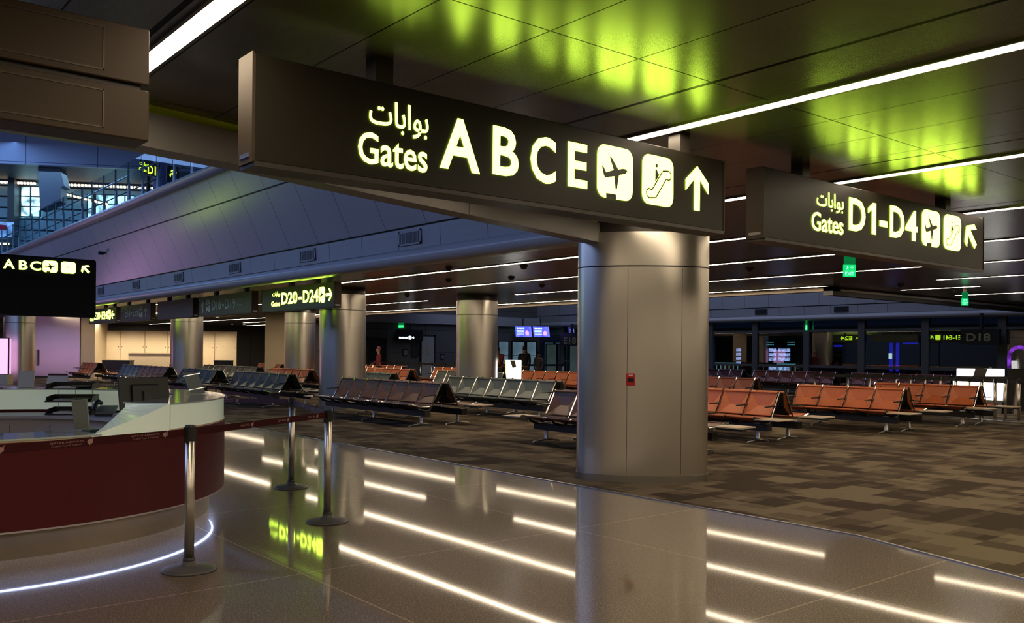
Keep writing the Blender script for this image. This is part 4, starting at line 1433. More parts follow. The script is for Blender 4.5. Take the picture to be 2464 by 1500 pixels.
# spot downlights washing the cream partition, one before each panel
for k in range(6):
    q = Vector((12.48, 49.25, 0)).lerp(Vector((18.11, 44.64, 0)), (k + .5) / 6) + Vector((-.63, -.77, 0)) * 1.25
    t = thing('downlight', (q.x, q.y, CEIL), 'round downlight washing the cream partition', 'light', 'downlights over the cream partition')
    MB().lathe([(.085, -.004), (.085, .01)], q.x, q.y, CEIL, 14).build('lens', M_down, t)
    MB().lathe([(.10, .0), (.11, .004)], q.x, q.y, CEIL - .004, 14).build('ring', M_hang, t)
    sl = bpy.data.lights.new('downlight_lamp', 'SPOT')
    sl.energy, sl.color, sl.spot_size, sl.spot_blend, sl.shadow_soft_size = 330, (1.0, 0.80, 0.55), radians(125), 0.8, 0.08
    so = bpy.data.objects.new('downlight_lamp', sl)
    so.location = (0, 0, -.03)
    so.parent = t
    C.objects.link(so)

M_exit = glow('exit_green', (0.005, 0.62, 0.14), 1.3)
M_exit2 = glow('exit_pale', (0.35, 1.0, 0.75), 1.6)


def exit_sign(x, y, ztop, zbot, w, label, hang=CEIL):
    """clear green edge-lit blade hung from a small case; faces the seating"""
    a = Vector((cos(YAW), -sin(YAW), 0))
    n = Vector((-sin(YAW), -cos(YAW), 0))
    t = thing('exit_sign', (x, y, zbot), label, 'exit sign')
    h = ztop - zbot
    c = Vector((x, y, 0))
    MB().obox(c + Vector((0, 0, zbot + h * .27)), a, n, (0, 0, 1), w, .012, h * .54).build('blade', M_exit, t)
    MB().obox(c + Vector((0, 0, zbot + h * .77)), a, n, (0, 0, 1), w * .9, .014, h * .46).build('upper_blade', glow('exit_dim', (0.004, 0.30, 0.07), 0.55), t)
    if hang > ztop:
        MB().obox(c + Vector((0, 0, (ztop + hang) / 2)), a, n, (0, 0, 1), w * .5, .04, hang - ztop).build('hanger', M_hang, t)
    f_ = Face(tuple(c - a * w / 2), a, n, .009)
    f_.text('EXIT', w * .14, w * .86, zbot + h * .06, zbot + h * .22, 0.01)
    f_.poly([(0, 0), (1, 0), (1, 1), (0, 1)], w * .05, w * .95, zbot + h * .25, zbot + h * .265)
    f_.arrow(w * .56, w * .80, zbot + h * .32, zbot + h * .48, 0)
    f_.poly([(.2, 1), (.5, 1), (.8, .6), (.6, .5), (.7, 0), (.5, 0), (.4, .4), (.1, 0), (0, .1), (.3, .5)], w * .22, w * .48, zbot + h * .31, zbot + h * .49)
    f_.build(t, M_exit2)


exit_sign(12.39, 7.1, 3.06, 2.72, .19, 'green glowing exit sign hanging under the D1-D4 sign')
exit_sign(21.32, 9.3, 3.03, 2.72, .16, 'green glowing exit sign hanging farther right under a short light strip')
exit_sign(24.80, 39.37, 3.0, 2.72, .30, 'green glowing exit sign above the far dark wall')
exit_sign(32.72, 39.37, 3.0, 2.62, .30, 'green glowing exit sign beside the two blue screens')
exit_sign(34.22, 21.6, 3.02, 2.58, .09, 'narrow green exit sign seen edge on at the glazing', 3.1)

# ---------------- balustrade along the upper floor edge
bl = thing('balustrade', (7.3, 16, 5.57), 'long glass balustrade with white tapered posts on the upper floor edge', 'balustrade')
M_fin = mat('post_white', (0.85, 0.88, 0.92), 0.35, var=0.03)
FIN = None
for i in range(27):
    y = 14.6 + i * 1.25
    if FIN is None:
        FIN = raw('post', MB().prism([(-.05, -.09), (.06, -.09), (.06, .09), (-.05, .09)], 0, .06).slab([(-.02, -.09, .05), (-.02, .09, .05), (-.02, .016, .60), (-.02, -.016, .60)], (.05, 0, 0)).box(-.01, .015, -.009, .009, .6, 1.12), M_fin)
        RODM = raw('joint_rod', MB().box(-.035, -.018, -.010, .010, .5, 1.14), M_dark)
        PANE = raw('glass_panel', MB().box(-.045, -.033, .02, 1.23, .02, 1.13), M_pane)
    p_ = part('post', FIN, bl, (0.05, y - 16, 0.01))
    part('joint_rod', RODM, p_)
    part('glass_panel', PANE, bl, (0.05, y - 16, 0))
MB().tube([(7.46, 14.4, 6.42), (7.46, 48, 6.42)], .024, 8).build('handrail', M_chrome, bl)
MB().tube([(7.42, 14.4, 5.95), (7.42, 48, 5.95)], .016, 8).build('lower_rail', M_hang, bl)

# ---------------- lamps, signs and screens of the upper concourse
M_row = glow('row_lamp', (1.0, 0.80, 0.58), 2.6)


def lamp_row(p, q, n, label):
    p, q = Vector(p), Vector(q)
    t = thing('lamp_row', p, label, 'light', 'rows of small lamps on the upper concourse')
    d = (q - p) / n
    ax = d.normalized()
    MB().obox((p + q) / 2 + Vector((0, 0, .09)), ax, Vector((0, 0, 1)).cross(ax), (0, 0, 1), (q - p).length, .2, .05).build('rail', M_dark, t)
    for i in range(n):
        c = p + d * (i + .5)
        MB().obox(c, ax, Vector((0, 0, 1)).cross(ax).normalized(), (0, 0, 1), d.length * .72, .14, .13).build('lamp', M_row, t, bevel=.03)


lamp_row(H(-2.5, 4.7, 10.72), H(.05, 4.7, 10.72), 15, 'row of small warm lamps left of the angular pillar')
lamp_row(H(1.45, 4.7, 10.72), H(6.7, 4.7, 10.72), 28, 'row of small warm lamps right of the angular pillar')
lamp_row(H(1.35, 4.9, 10.25), H(3.8, 4.9, 9.72), 13, 'slanting row of small warm lamps lower on the upper concourse')
vs_ = thing('advert_screen', H(0, 2, 7.3), 'upper floor video screen with a maroon and blue picture', 'screen')
hbox(MB(), -2.0, -.08, 2.0, 2.12, 7.32, 8.22).build('housing', M_black, vs_)
hbox(MB(), -1.95, -.14, 1.985, 2.0, 7.37, 8.17).build('screen', glow('screen_blue', (0.18, 0.42, 1.0), 1.3, 0.5, 1.5), vs_)
MB().slab([H(-1.9, 1.98, 7.75), H(-.5, 1.98, 7.72), H(-.45, 1.98, 7.98), H(-1.2, 1.98, 8.05), H(-1.9, 1.98, 8.02)], -hy * .004).build('picture', glow('screen_maroon', (0.12, 0.02, 0.07), 0.6), vs_)
hbox(MB(), -1.0, -.9, 2.02, 2.1, 5.56, 7.33).build('post', M_dark, vs_)
ls = thing('lamp_row', H(-.2, 2.2, 7.1), 'short bright lamp bar below the upper video screen', 'light', 'rows of small lamps on the upper concourse')
hbox(MB(), -1.8, -.55, 2.5, 2.6, 7.02, 7.12).build('lamp', M_row, ls)
hbox(MB(), -1.85, -.5, 2.6, 2.7, 5.56, 7.2).build('rail', M_dark, ls)
us = thing('upper_gate_sign', (9.5, 31.0, 7.5), 'slanted lit gate sign seen through the upper balustrade', 'sign')
ur = Vector((.80, -.60, -.28)).normalized()
un = Vector((-.6, -.8, 0))
MB().obox((9.48, 31.0, 7.66), ur, -un, Vector((.08, -.06, 1)).normalized(), .66, .10, .48).build('housing', M_sign, us)
f = Face(Vector((9.22, 31.2, 7.68)) + un * .06, ur, un, .006)
f.text(ARABIC_GATES, .02, .28, .05, .20, .006)
f.text('Gates', .0, .26, -.12, .0, .01)
f.text('D1', .30, .58, -.14, .16, .02)
f.build(us, M_letter_far)
MB().box(9.45, 9.55, 31.15, 31.25, 5.57, 7.4).build('post', M_hang, us)
ua = thing('upper_arrow_sign', (9.4, 28.5, 7.0), 'small lit arrow sign near the blue upper pillar', 'sign')
MB().obox((9.42, 28.52, 7.06), X, (0, 1, 0), (0, 0, 1), .36, .1, .5).build('housing', M_sign, ua)
f = Face((9.25, 28.465, 0), X, Yn, .005)
f.arrow(.06, .30, 6.88, 7.22, 30)
f.build(ua, M_letter_far)
MB().box(9.40, 9.46, 28.5, 28.56, 5.57, 6.82).build('post', M_hang, ua)
up_ = MB().lathe([(.30, 0), (.30, 3.9)], 11.1, 34.85, 5.57, 20)
tag(up_.build('column', mat('blue_pillar', (0.16, 0.20, 0.42), 0.35), smooth=True), 'blue violet round pillar on the upper floor', None, None, 'structure')

# ---------------- red call point on the big column, sensor, extinguisher
cn = Vector((-.72, -.69, 0)).normalized()
cr = Vector((0, 0, 1)).cross(cn)
cp = thing('call_point', (7.735, 7.21, 1.15), 'red fire alarm call point on the big steel column', 'fire alarm')
cc = Vector((7.745, 7.22, 1.23))
M_red = mat('alarm_red', (0.55, 0.012, 0.018), 0.35)
MB().obox(cc, cr, cn, (0, 0, 1), .105, .06, .145).build('case', M_red, cp, bevel=.008)
MB().obox(cc + cn * .032 + Vector((0, 0, -.005)), cr, cn, (0, 0, 1), .075, .006, .055).build('glass_plate', mat('call_glass', (0.03, 0.015, 0.018), 0.2), cp)
MB().obox(cc + cn * .032 + Vector((0, 0, .048)), cr, cn, (0, 0, 1), .05, .005, .018).build('label_plate', M_paper, cp)
sn = thing('wall_sensor', (15.05, 19.85, 1.17), 'small white and red round call point on the mid hall column', 'fire alarm')
MB().lathe([(.085, 0), (.085, .04), (.06, .055)], 0, 0, 0, 18)
q = MB().lathe([(.08, 0), (.08, .05), (.055, .06)], 0, 0, 0, 18)
sd = Vector((-.55, -.83, 0)).normalized()
Rm = sd.to_track_quat('Z', 'Y').to_matrix()
c0 = Vector((15.39, 20.36, 1.22)) + sd * .53
q.v = [tuple(Rm @ Vector(v) + c0) for v in q.v]
q.build('case', M_paper, sn)
q = MB().box(-.09, -.02, -.06, .06, -.01, .045)
q.v = [tuple(Rm @ Vector(v) + c0) for v in q.v]
q.build('red_cover', M_red, sn)
ex = thing('extinguisher_cabinet', (9.6, 49.2, .7), 'red fire extinguisher in a recess of the steel wall', 'fire extinguisher')
e0 = Vector((9.61, 49.68, 0))
MB().obox(e0 + Vector((0, 0, 1.02)), (.77, -.63, 0), (.63, .77, 0), (0, 0, 1), .42, .12, .80).build('recess_box', M_alu, ex)
MB().lathe([(.09, 0), (.10, .03), (.10, .36), (.04, .44), (.03, .5)], e0.x - .06, e0.y - .10, .70, 14).build('bottle', M_red, ex, smooth=True)
MB().obox((e0.x - .06, e0.y - .10, 1.24), (.77, -.63, 0), (.63, .77, 0), (0, 0, 1), .16, .04, .06).build('handle', M_black, ex)

# ---------------- back wall: door, notices, doorway, lit sign, barrier railing
M_doorw = mat('door_pale', (0.55, 0.55, 0.50), 0.5, var=0.04)
d_ = thing('door_1', (26.5, 39.45, 0), 'pale grey door in the dark back wall', None, None, 'structure')
MB().box(26.12, 26.92, 39.42, 39.47, 0.01, 2.32).build('leaf', M_doorw, d_)
fr = MB().box(26.04, 26.12, 39.40, 39.5, 0, 2.4).box(26.92, 27.0, 39.40, 39.5, 0, 2.4).box(26.04, 27.0, 39.40, 39.5, 2.32, 2.4)
fr.build('door_frame', M_hang, d_)
MB().box(26.42, 26.60, 39.405, 39.42, 1.35, 1.72).build('vision_panel', M_cream, d_)
MB().tube([(26.84, 39.40, .98), (26.84, 39.36, .98), (26.72, 39.36, .98)], .014, 6).build('handle', M_alu, d_)
d2 = thing('door_2', (23.3, 39.45, 0), 'black open doorway left of the pale door', None, None, 'structure')
MB().box(22.9, 23.9, 39.44, 39.49, 0.01, 2.1).build('leaf', M_dark, d2)
MB().box(22.82, 22.9, 39.40, 39.5, 0, 2.2).box(23.9, 23.98, 39.40, 39.5, 0, 2.2).box(22.82, 23.98, 39.40, 39.5, 2.1, 2.2).build('door_frame', M_hang, d2)
for x0, x1, z0, z1, pc, l in ((24.98, 25.28, 1.26, 1.62, (0.30, 0.29, 0.26), 'framed white notice on the dark wall, leftmost'), (25.50, 25.92, 1.18, 1.86, (0.06, 0.05, 0.03), 'large dark framed picture on the wall'), (25.97, 26.02, 1.35, 1.60, (0.2, 0.2, 0.18), 'narrow notice right by the pale door'), (27.35, 27.62, 1.08, 1.36, (0.26, 0.26, 0.25), 'small pale notice right of the pale door')):
    t = thing('wall_notice', ((x0 + x1) / 2, 39.46, z0), l, 'notice', 'notices on the back wall')
    MB().box(x0, x1, 39.45, 39.5, z0, z1).build('frame', M_dark, t)
    MB().box(x0 + .05 * (x1 - x0) + .012, x1 - .05 * (x1 - x0) - .012, 39.444, 39.452, z0 + .05, z1 - .05).build('sheet', mat('notice_%.2f' % pc[0], pc, 0.5), t)
ws = thing('lit_wall_sign', (25.0, 39.3, 2.1), 'white lit direction sign hanging before the back wall', 'sign')
MB().box(24.5, 26.1, 39.25, 39.32, 2.05, 2.62).build('housing', M_dark, ws)
f = Face((24.5, 39.25, 0), X, Yn, .006)
for k, (a, b_) in enumerate(((.10, .20), (.22, .30), (.32, .40), (.43, .50), (.53, .62))):
    f.poly([(0, 0), (1, 0), (1, .8), (.5, 1), (0, .85)], a, b_, 2.17, 2.26 - .015 * (k % 2))
f.plate(.68, .86, 2.13, 2.31)
f.arrow(.9, 1.04, 2.15, 2.29, -90)
f.build(ws, glow('lit_white', (0.85, 0.93, 1.0), 4.0))
MB().box(25.25, 25.35, 39.27, 39.31, 2.62, 2.98).build('hanger', M_hang, ws)
gs2 = thing('gate_sign', (34.1, 36.4, 1.9), 'dim gate sign E18 by the far glazing', 'sign', 'gate number signs')
MB().box(34.02, 34.2, 35.5, 37.2, 1.88, 2.62).build('housing', M_dark, gs2)
f = Face((34.02, 37.2, 0), Rn, Nn, .006)
f.text('E18', .32, 1.35, 2.0, 2.38, .02)
f.build(gs2, mat('dim_yellow_letters', (0.36, 0.31, 0.14), 0.5))
MB().box(34.10, 34.2, 36.3, 36.4, 2.62, 3.12).build('hanger', M_hang, gs2)
gs3 = thing('gate_sign', (34.1, 14.3, 1.95), 'dim gate sign D18 above the glowing gate counter', 'sign', 'gate number signs')
MB().box(34.02, 34.2, 13.62, 15.0, 1.96, 2.52).build('housing', M_dark, gs3)
f = Face((34.02, 15.0, 0), Rn, Nn, .006)
f.text('D18', .22, 1.08, 2.08, 2.38, .02)
f.build(gs3, mat('dim_yellow_letters', (0.36, 0.31, 0.14), 0.5))
MB().box(34.10, 34.2, 14.25, 14.35, 2.52, 3.12).build('hanger', M_hang, gs3)
g9 = thing('gate_sign', (8.7, 51, 2.6), 'dark gate sign with a yellow 9 at the far left', 'sign', 'gate number signs')
MB().box(7.6, 9.05, 50.9, 51.05, 2.56, 3.05).build('housing', M_dark, g9)
f = Face((0, 50.9, 0), X, Yn, .006)
f.text('9', 8.66, 8.86, 2.64, 2.94, .02)
f.build(g9, glow('lit_yellow', (1.0, 0.55, 0.05), 1.4))
MB().box(8.1, 8.2, 50.95, 51.0, 3.05, CEIL).build('hanger', M_hang, g9)
# pale blue lit bays at the far corner
M_frost = glow('frosted_lit_bay', (0.16, 0.27, 0.36), 0.42, 0.25, 0.9)
for i, (a, b_, l) in enumerate(((31.3, 32.1, 'pale blue lit bay left of the standing figure'), (32.3, 33.3, 'pale blue lit bay behind the standing figure'), (33.4, 34.2, 'pale blue lit bay in the far corner'))):
    w = thing('window_%d' % (i + 20), (a, 39.45, 0), l, None, None, 'structure')
    MB().box(a + .05, b_ - .05, 39.42, 39.47, .05, 2.1).build('lit_pane', M_frost, w)
    MB().box(a, a + .05, 39.38, 39.5, 0, 2.15).box(b_ - .05, b_, 39.38, 39.5, 0, 2.15).box(a, b_, 39.38, 39.5, 2.1, 2.15).box(a, b_, 39.40, 39.43, 1.3, 1.33).build('window_frame', M_dark, w)
for i, (a, b_, l) in enumerate(((37.75, 38.7, 'dim lit bay in the glazing corner'), (35.2, 36.7, 'dim lit bay beneath the E18 sign'))):
    w = thing('window_%d' % (i + 23), (34.3, a, 0), l, None, None, 'structure')
    MB().box(34.32, 34.36, a + .05, b_ - .05, .05, 1.95).build('lit_pane', glow('frosted_dim_bay', (0.16, 0.24, 0.24), 0.16, 0.2, 1.0), w)
    MB().box(34.28, 34.39, a, a + .05, 0, 2.0).box(34.28, 34.39, b_ - .05, b_, 0, 2.0).box(34.28, 34.39, a, b_, 1.95, 2.0).build('window_frame', M_dark, w)

# two blue screens hanging from the dark canopy
M_scr = glow('flight_screen_blue', (0.10, 0.12, 0.95), 1.5, 0.35, 3.0)
M_scr_t = glow('flight_screen_text', (0.45, 0.62, 1.0), 2.2)
M_scr_p = glow('flight_screen_pink', (0.75, 0.35, 0.95), 1.6)
for i, (a, l) in enumerate(((32.25, 'blue lit flight screen, left of the pair'), (33.62, 'blue lit flight screen, right of the pair'))):
    t = thing('flight_screen', (a, 38.6, 2.3), l, 'screen', 'pair of blue flight screens')
    r_ = Vector((.80, -.60, 0))
    n_ = Vector((-.6, -.8, 0))
    a0 = Vector((32.15, 38.9, 2.36)) + r_ * i * 1.02
    u_ = (Vector((0, 0, 1)) - r_ * .10 + n_ * -.12).normalized()
    MB().slab([a0, a0 + r_ * .98, a0 + r_ * .98 + u_ * .66, a0 + u_ * .66], -n_ * .08).build('housing', M_black, t)
    MB().slab([a0 + r_ * .03 + u_ * .03 + n_ * .004, a0 + r_ * .95 + u_ * .03 + n_ * .004, a0 + r_ * .95 + u_ * .63 + n_ * .004, a0 + r_ * .03 + u_ * .63 + n_ * .004], n_ * .004).build('screen', M_scr, t)
    m = MB()
    for k in range(5):
        m.slab([a0 + r_ * (.12 + .09 * k) + u_ * .46 + n_ * .012, a0 + r_ * (.19 + .09 * k) + u_ * .46 + n_ * .012, a0 + r_ * (.19 + .09 * k) + u_ * .54 + n_ * .012, a0 + r_ * (.12 + .09 * k) + u_ * .54 + n_ * .012], n_ * .003)
    for k in range(4):
        z_ = .38 - .07 * k
        m.slab([a0 + r_ * .1 + u_ * z_ + n_ * .012, a0 + r_ * .52 + u_ * z_ + n_ * .012, a0 + r_ * .52 + u_ * (z_ + .03) + n_ * .012, a0 + r_ * .1 + u_ * (z_ + .03) + n_ * .012], n_ * .003)
    m.build('lettering', M_scr_t, t)
    MB().slab([a0 + r_ * .60 + u_ * .12 + n_ * .012, a0 + r_ * .78 + u_ * .12 + n_ * .012, a0 + r_ * .80 + u_ * .30 + n_ * .012, a0 + r_ * .70 + u_ * .42 + n_ * .012, a0 + r_ * .58 + u_ * .28 + n_ * .012], n_ * .003).build('picture', M_scr_p, t)
    MB().obox(a0 + r_ * .49 + u_ * .7 + Vector((.05, .05, .15)), r_, n_, (0, 0, 1), .06, .06, .5).build('hanger', M_hang, t)

# ---------------- glowing white totem and gate counter
M_white_lit = glow('white_light_box', (1.0, 0.98, 0.93), 3.2)
wt = thing('light_totem', (16.6, 20.05, 0), 'white glowing totem with a dark diagonal stripe among the benches', 'light box')
r_, n_ = Vector((.76, -.65, 0)), Vector((-.65, -.76, 0))
w0 = Vector((16.36, 20.26, 0))
MB().slab([w0 + r_ * .07 + Vector((0, 0, .35)), w0 + r_ * .47 + Vector((0, 0, .35)), w0 + r_ * .48 + Vector((0, 0, 1.29)), w0 + Vector((0, 0, 1.29))], -n_ * .16).build('light_box', M_white_lit, wt, bevel=.02)
MB().slab([w0 + r_ * .14 + n_ * .004 + Vector((0, 0, 1.285)), w0 + r_ * .22 + n_ * .004 + Vector((0, 0, 1.06)), w0 + r_ * .33 + n_ * .004 + Vector((0, 0, 1.09)), w0 + r_ * .29 + n_ * .004 + Vector((0, 0, 1.285))], n_ * .003).build('stripe', mat('stripe_brown', (0.07, 0.055, 0.035), 0.5), wt)
MB().slab([w0 + n_ * .003 + Vector((0, 0, .9)), w0 + r_ * .03 + n_ * .003 + Vector((0, 0, .9)), w0 + r_ * .03 + n_ * .003 + Vector((0, 0, 1.28)), w0 + n_ * .003 + Vector((0, 0, 1.28))], n_ * .003).build('edge_strip', glow('amber_edge', (1.0, 0.6, 0.1), 1.2), wt)
MB().slab([w0 + r_ * .07, w0 + r_ * .45, w0 + r_ * .45 + Vector((0, 0, .35)), w0 + r_ * .07 + Vector((0, 0, .35))], -n_ * .15).build('base', M_dark, wt)

gc = thing('gate_counter', (24.6, 10.2, 0), 'white glowing gate counter with a dark shelf and diagonal stripe', 'counter')
g0 = Vector((24.12, 10.62, 0))
gr_, gn = Vector((.775, -.632, 0)), Vector((-.632, -.775, 0))


def gp(a, z, e=0.0):
    return g0 + gr_ * a + gn * e + Vector((0, 0, z))


MB().slab([gp(.02, .4), gp(1.13, .36), gp(1.16, .92), gp(0, .92)], -gn * .4).build('light_panel', M_white_lit, gc)
for a, b_, c_, d2_ in ((.02, .34, .40, .02), (.66, 1.18, 1.18, .72)):
    MB().slab([gp(a, 1.0), gp(b_, 1.0), gp(c_, 1.2), gp(d2_, 1.2)], -gn * .25).build('upper_light_panel', M_white_lit, gc, bevel=.012)
MB().slab([gp(.34, 1.0), gp(.66, 1.0), gp(.72, 1.2), gp(.40, 1.2)], -gn * .24).build('stripe', mat('stripe_grey', (0.05, 0.05, 0.05), 0.5), gc)
MB().slab([gp(-.06, .92), gp(1.4, .92), gp(1.4, 1.0), gp(-.06, 1.0)], -gn * .5).build('shelf', M_black, gc)
MB().slab([gp(.05, 0), gp(1.1, 0), gp(1.13, .38), gp(.02, .4)], -gn * .38).build('plinth', mat('plinth_grey', (0.16, 0.16, 0.16), 0.5), gc)
MB().slab([gp(1.16, .2), gp(1.34, .2), gp(1.46, 1.0), gp(1.28, 1.0)], -gn * .3).build('slanted_side', M_black, gc)
MB().slab([gp(1.42, .0), gp(1.62, .0), gp(1.56, .88), gp(1.5, .88)], -gn * .25).build('pale_side', mat('pale_pink', (0.35, 0.28, 0.27), 0.5), gc)
MB().slab([gp(1.2, 0), gp(1.38, 0), gp(1.38, .2), gp(1.2, .2)], -gn * .3).build('foot', M_black, gc)

na = thing('neon_arch', (27.0, 10.2, 0), 'purple and violet glowing arch at the right edge behind the gate counter', 'light')
pth = [Vector((26.70, 10.42, 0)) + Vector((.77, -.63, 0)) * (.30 - .30 * cos(radians(t))) + Vector((0, 0, 1.52 + .28 * sin(radians(t)))) for t in range(0, 181, 15)]
pth = [Vector((26.70, 10.42, 1.18))] + pth + [Vector((26.70, 10.42, 1.18)) + Vector((.77, -.63, 0)) * .6]
MB().tube(pth, .05, 8).build('tube', glow('neon_violet', (0.16, 0.03, 0.42), 1.1, 0.7, 6.0), na, smooth=True)
MB().obox(Vector((26.9, 10.26, .6)), (.77, -.63, 0), (.63, .77, 0), (0, 0, 1), .75, .3, 1.18).build('base', M_black, na)

# ---------------- things behind the glazing
sh = thing('display_shelf', (36.8, 24.8, 0), 'blue white lit display shelves seen through the glazing', 'shelf')
MB().box(36.9, 37.2, 24.1, 25.55, 0, 2.0).build('cabinet', mat('cabinet_dark', (0.03, 0.03, 0.04), 0.5), sh)
for k in range(6):
    z = .55 + k * .22
    if k == 2:
        continue
    for y0, y1 in ((24.15, 24.78), (24.84, 25.3)):
        MB().box(36.86, 36.9, y0, y1, z, z + .15).build('lit_shelf', glow('shelf_light', (0.42, 0.50, 1.0), 3.6, 0.5, 9.0), sh)
for y0, y1 in ((23.55, 24.15), (24.45, 25.3)):
    t = thing('direction_board', (36.6, y0, 1.9), 'small teal lit board over the display shelves' if y0 > 24 else 'small teal lit board right of the display shelves', 'sign')
    MB().box(36.6, 36.66, y0, y1, 1.92, 2.18).build('housing', M_dark, t)
    f = Face((36.6, y1, 0), Rn, Nn, .006)
    for z_ in (2.07, 1.96):
        for k in range(5):
            f.poly([(0, 0), (1, 0), (1, .7), (.6, 1), (0, .8)], .05 + .085 * k, .115 + .085 * k, z_, z_ + .055)
    f.build(t, glow('teal_letters', (0.10, 0.45, 0.55), 2.2))
    MB().box(36.62, 36.65, y0 + .2, y0 + .25, 0.0, 1.92).build('post', M_hang, t)
sh2 = thing('display_shelf', (36.8, 27.1, 0), 'narrow lit display case behind the left glazing bay', 'shelf')
MB().box(36.9, 37.2, 26.9, 27.35, 0, 2.0).build('cabinet', mat('cabinet_dark', (0.03, 0.03, 0.04), 0.5), sh2)
for k in range(4):
    MB().box(36.86, 36.9, 26.95, 27.2, 1.0 + k * .22, 1.14 + k * .22).build('lit_shelf', glow('shelf_light', (0.42, 0.50, 1.0), 3.6, 0.5, 9.0), sh2)
for y0, y1, l in ((26.1, 27.6, 'pale cyan guard rail behind the left glazing bay'), (22.95, 23.9, 'pale cyan guard rail beside the lit shelves')):
    t = thing('guard_rail', (35.5, y0, 0), l, 'railing')
    MB().box(35.47, 35.52, y0, y1, 1.06, 1.10).build('top_rail', glow('rail_cyan_glow', (0.16, 0.45, 0.52), 1.8), t)  # cyan light on the rails put in as emission, they hold no lamp
    n = max(3, int((y1 - y0) / .24))
    for k in range(n + 1):
        yy = y0 + (y1 - y0) * k / n
        MB().box(35.48, 35.51, yy - .018, yy + .018, 0.0, 1.06).build('bar', glow('rail_cyan_glow', (0.16, 0.45, 0.52), 1.8), t)
M_bled = glow('blue_led', (0.03, 0.03, 1.0), 1.6)
bk = thing('lit_portal', (36, 18.5, 0), 'blue edge lit portal behind the glazing', 'light')
for y0, y1, z0, z1 in ((18.66, 18.78, .85, 2.05), (18.38, 18.50, .85, 2.05), (17.6, 18.2, 2.0, 2.06)):
    MB().box(36.0, 36.05, y0, y1, z0, z1).build('led_bar', M_bled, bk)
MB().box(36.06, 36.3, 17.5, 18.85, 0, 2.2).build('panel', mat('panel_dark_blue', (0.03, 0.03, 0.05), 0.4), bk)
MB().box(35.97, 36.0, 18.66, 18.80, 1.38, 1.62).build('lamp', glow('white_spot', (0.7, 0.9, 1.0), 4.0), bk)
bk2 = thing('lit_sign_bar', (36, 21.2, 1.9), 'short blue lit bar behind the glazing, left of the portal', 'light')
MB().box(36.0, 36.05, 20.95, 21.35, 1.88, 1.96).build('led_bar', M_bled, bk2)
MB().box(36.06, 36.2, 20.9, 21.4, 0, 2.0).build('panel', mat('panel_dark_blue', (0.03, 0.03, 0.05), 0.4), bk2)

# ---------------- far left: cream partition, counter, black boxes, pink screen
pa = thing('partition', (15.3, 47, 0), 'tall cream partition of flat panels at the far left', 'partition')
pA, pB = Vector((12.48, 49.25, 0)), Vector((18.11, 44.64, 0))
pd = (pB - pA)
pn = Vector((-pd.y, pd.x, 0)).normalized()
cuts = [0, .168, .345, .503, .66, .843, 1.0]
for a, b_ in zip(cuts, cuts[1:]):
    P0, P1 = pA + pd * (a + .002), pA + pd * (b_ - .002)
    pn_o = MB().slab([P0 + Vector((0, 0, .03)), P1 + Vector((0, 0, .03)), P1 + Vector((0, 0, 2.44)), P0 + Vector((0, 0, 2.44))], pn * .06).build('panel', M_cream, pa)
    for s in (.06, .94):
        c_ = P0 + (P1 - P0) * s - pn * .005
        MB().obox(c_ + Vector((0, 0, 1.6)), pd.normalized(), pn, (0, 0, 1), .04, .012, .04).build('knob', M_hang, pn_o)
rc_ = thing('reception_counter', (14.5, 46.6, 0), 'low cream counter before the tall partition', 'counter')
cA, cB = Vector((13.5, 47.3, 0)), Vector((16.2, 45.1, 0))
cd_ = (cB - cA)
MB().slab([cA, cB, cB + Vector((0, 0, 1.27)), cA + Vector((0, 0, 1.27))], pn * .5).build('body', M_cream, rc_)
MB().slab([cA - pn * .03 + Vector((0, 0, 1.272)), cB - pn * .03 + Vector((0, 0, 1.272)), cB + pn * .53 + Vector((0, 0, 1.272)), cA + pn * .53 + Vector((0, 0, 1.272))], (0, 0, .05)).build('top', M_cream, rc_)
for x, y, w, h, l in ((12.62, 45.9, 1.35, .90, 'large black box in front of the cream partition'), (17.25, 44.2, .85, .92, 'smaller black box right of the dark green column')):
    t = thing('equipment_box', (x, y, 0), l, 'box')
    MB().obox((x, y, h / 2 + FL), pd.normalized(), pn, (0, 0, 1), w, .5, h).build('body', M_black, t, bevel=.01)
    MB().obox((x, y, h + .02 + FL), pd.normalized(), pn, (0, 0, 1), w + .02, .52, .03).build('lid', M_dark, t)
ps = thing('advert_screen', (6.2, 41.4, 0), 'bright pink white lit advertising screen at the left edge', 'screen')
q0, q1 = Vector((0.2, 46.4, 0)), Vector((6.98, 40.85, 0))
qn = Vector((-.63, -.77, 0))
MB().slab([q0 + Vector((0, 0, .42)), q1 + Vector((0, 0, .42)), q1 + Vector((0, 0, 1.92)), q0 + Vector((0, 0, 1.92))], -qn * .12).build('housing', M_dark, ps)
for e, nm, pw in ((qn * .003, 'screen', 1.35), (-qn * .123, 'rear_glow', 1.0)):  # unseen rear glow added, and screen lengthened, to tint the steel wall
    MB().slab([q0 + e + Vector((0, 0, .45)), q1 + e + Vector((0, 0, .45)), q1 + e + Vector((0, 0, 1.89)), q0 + e + Vector((0, 0, 1.89))], e).build(nm, glow('pink_' + nm, (1.0, 0.50, 1.0), pw), ps)
MB().slab([q0, q1, q1 + Vector((0, 0, .42)), q0 + Vector((0, 0, .42))], -qn * .4).build('base', M_cream, ps)

# ================================================================== people (far off in the hall)
M_skin = mat('skin', (0.30, 0.17, 0.11), 0.55)
M_hair = mat('hair_black', (0.012, 0.010, 0.009), 0.6)


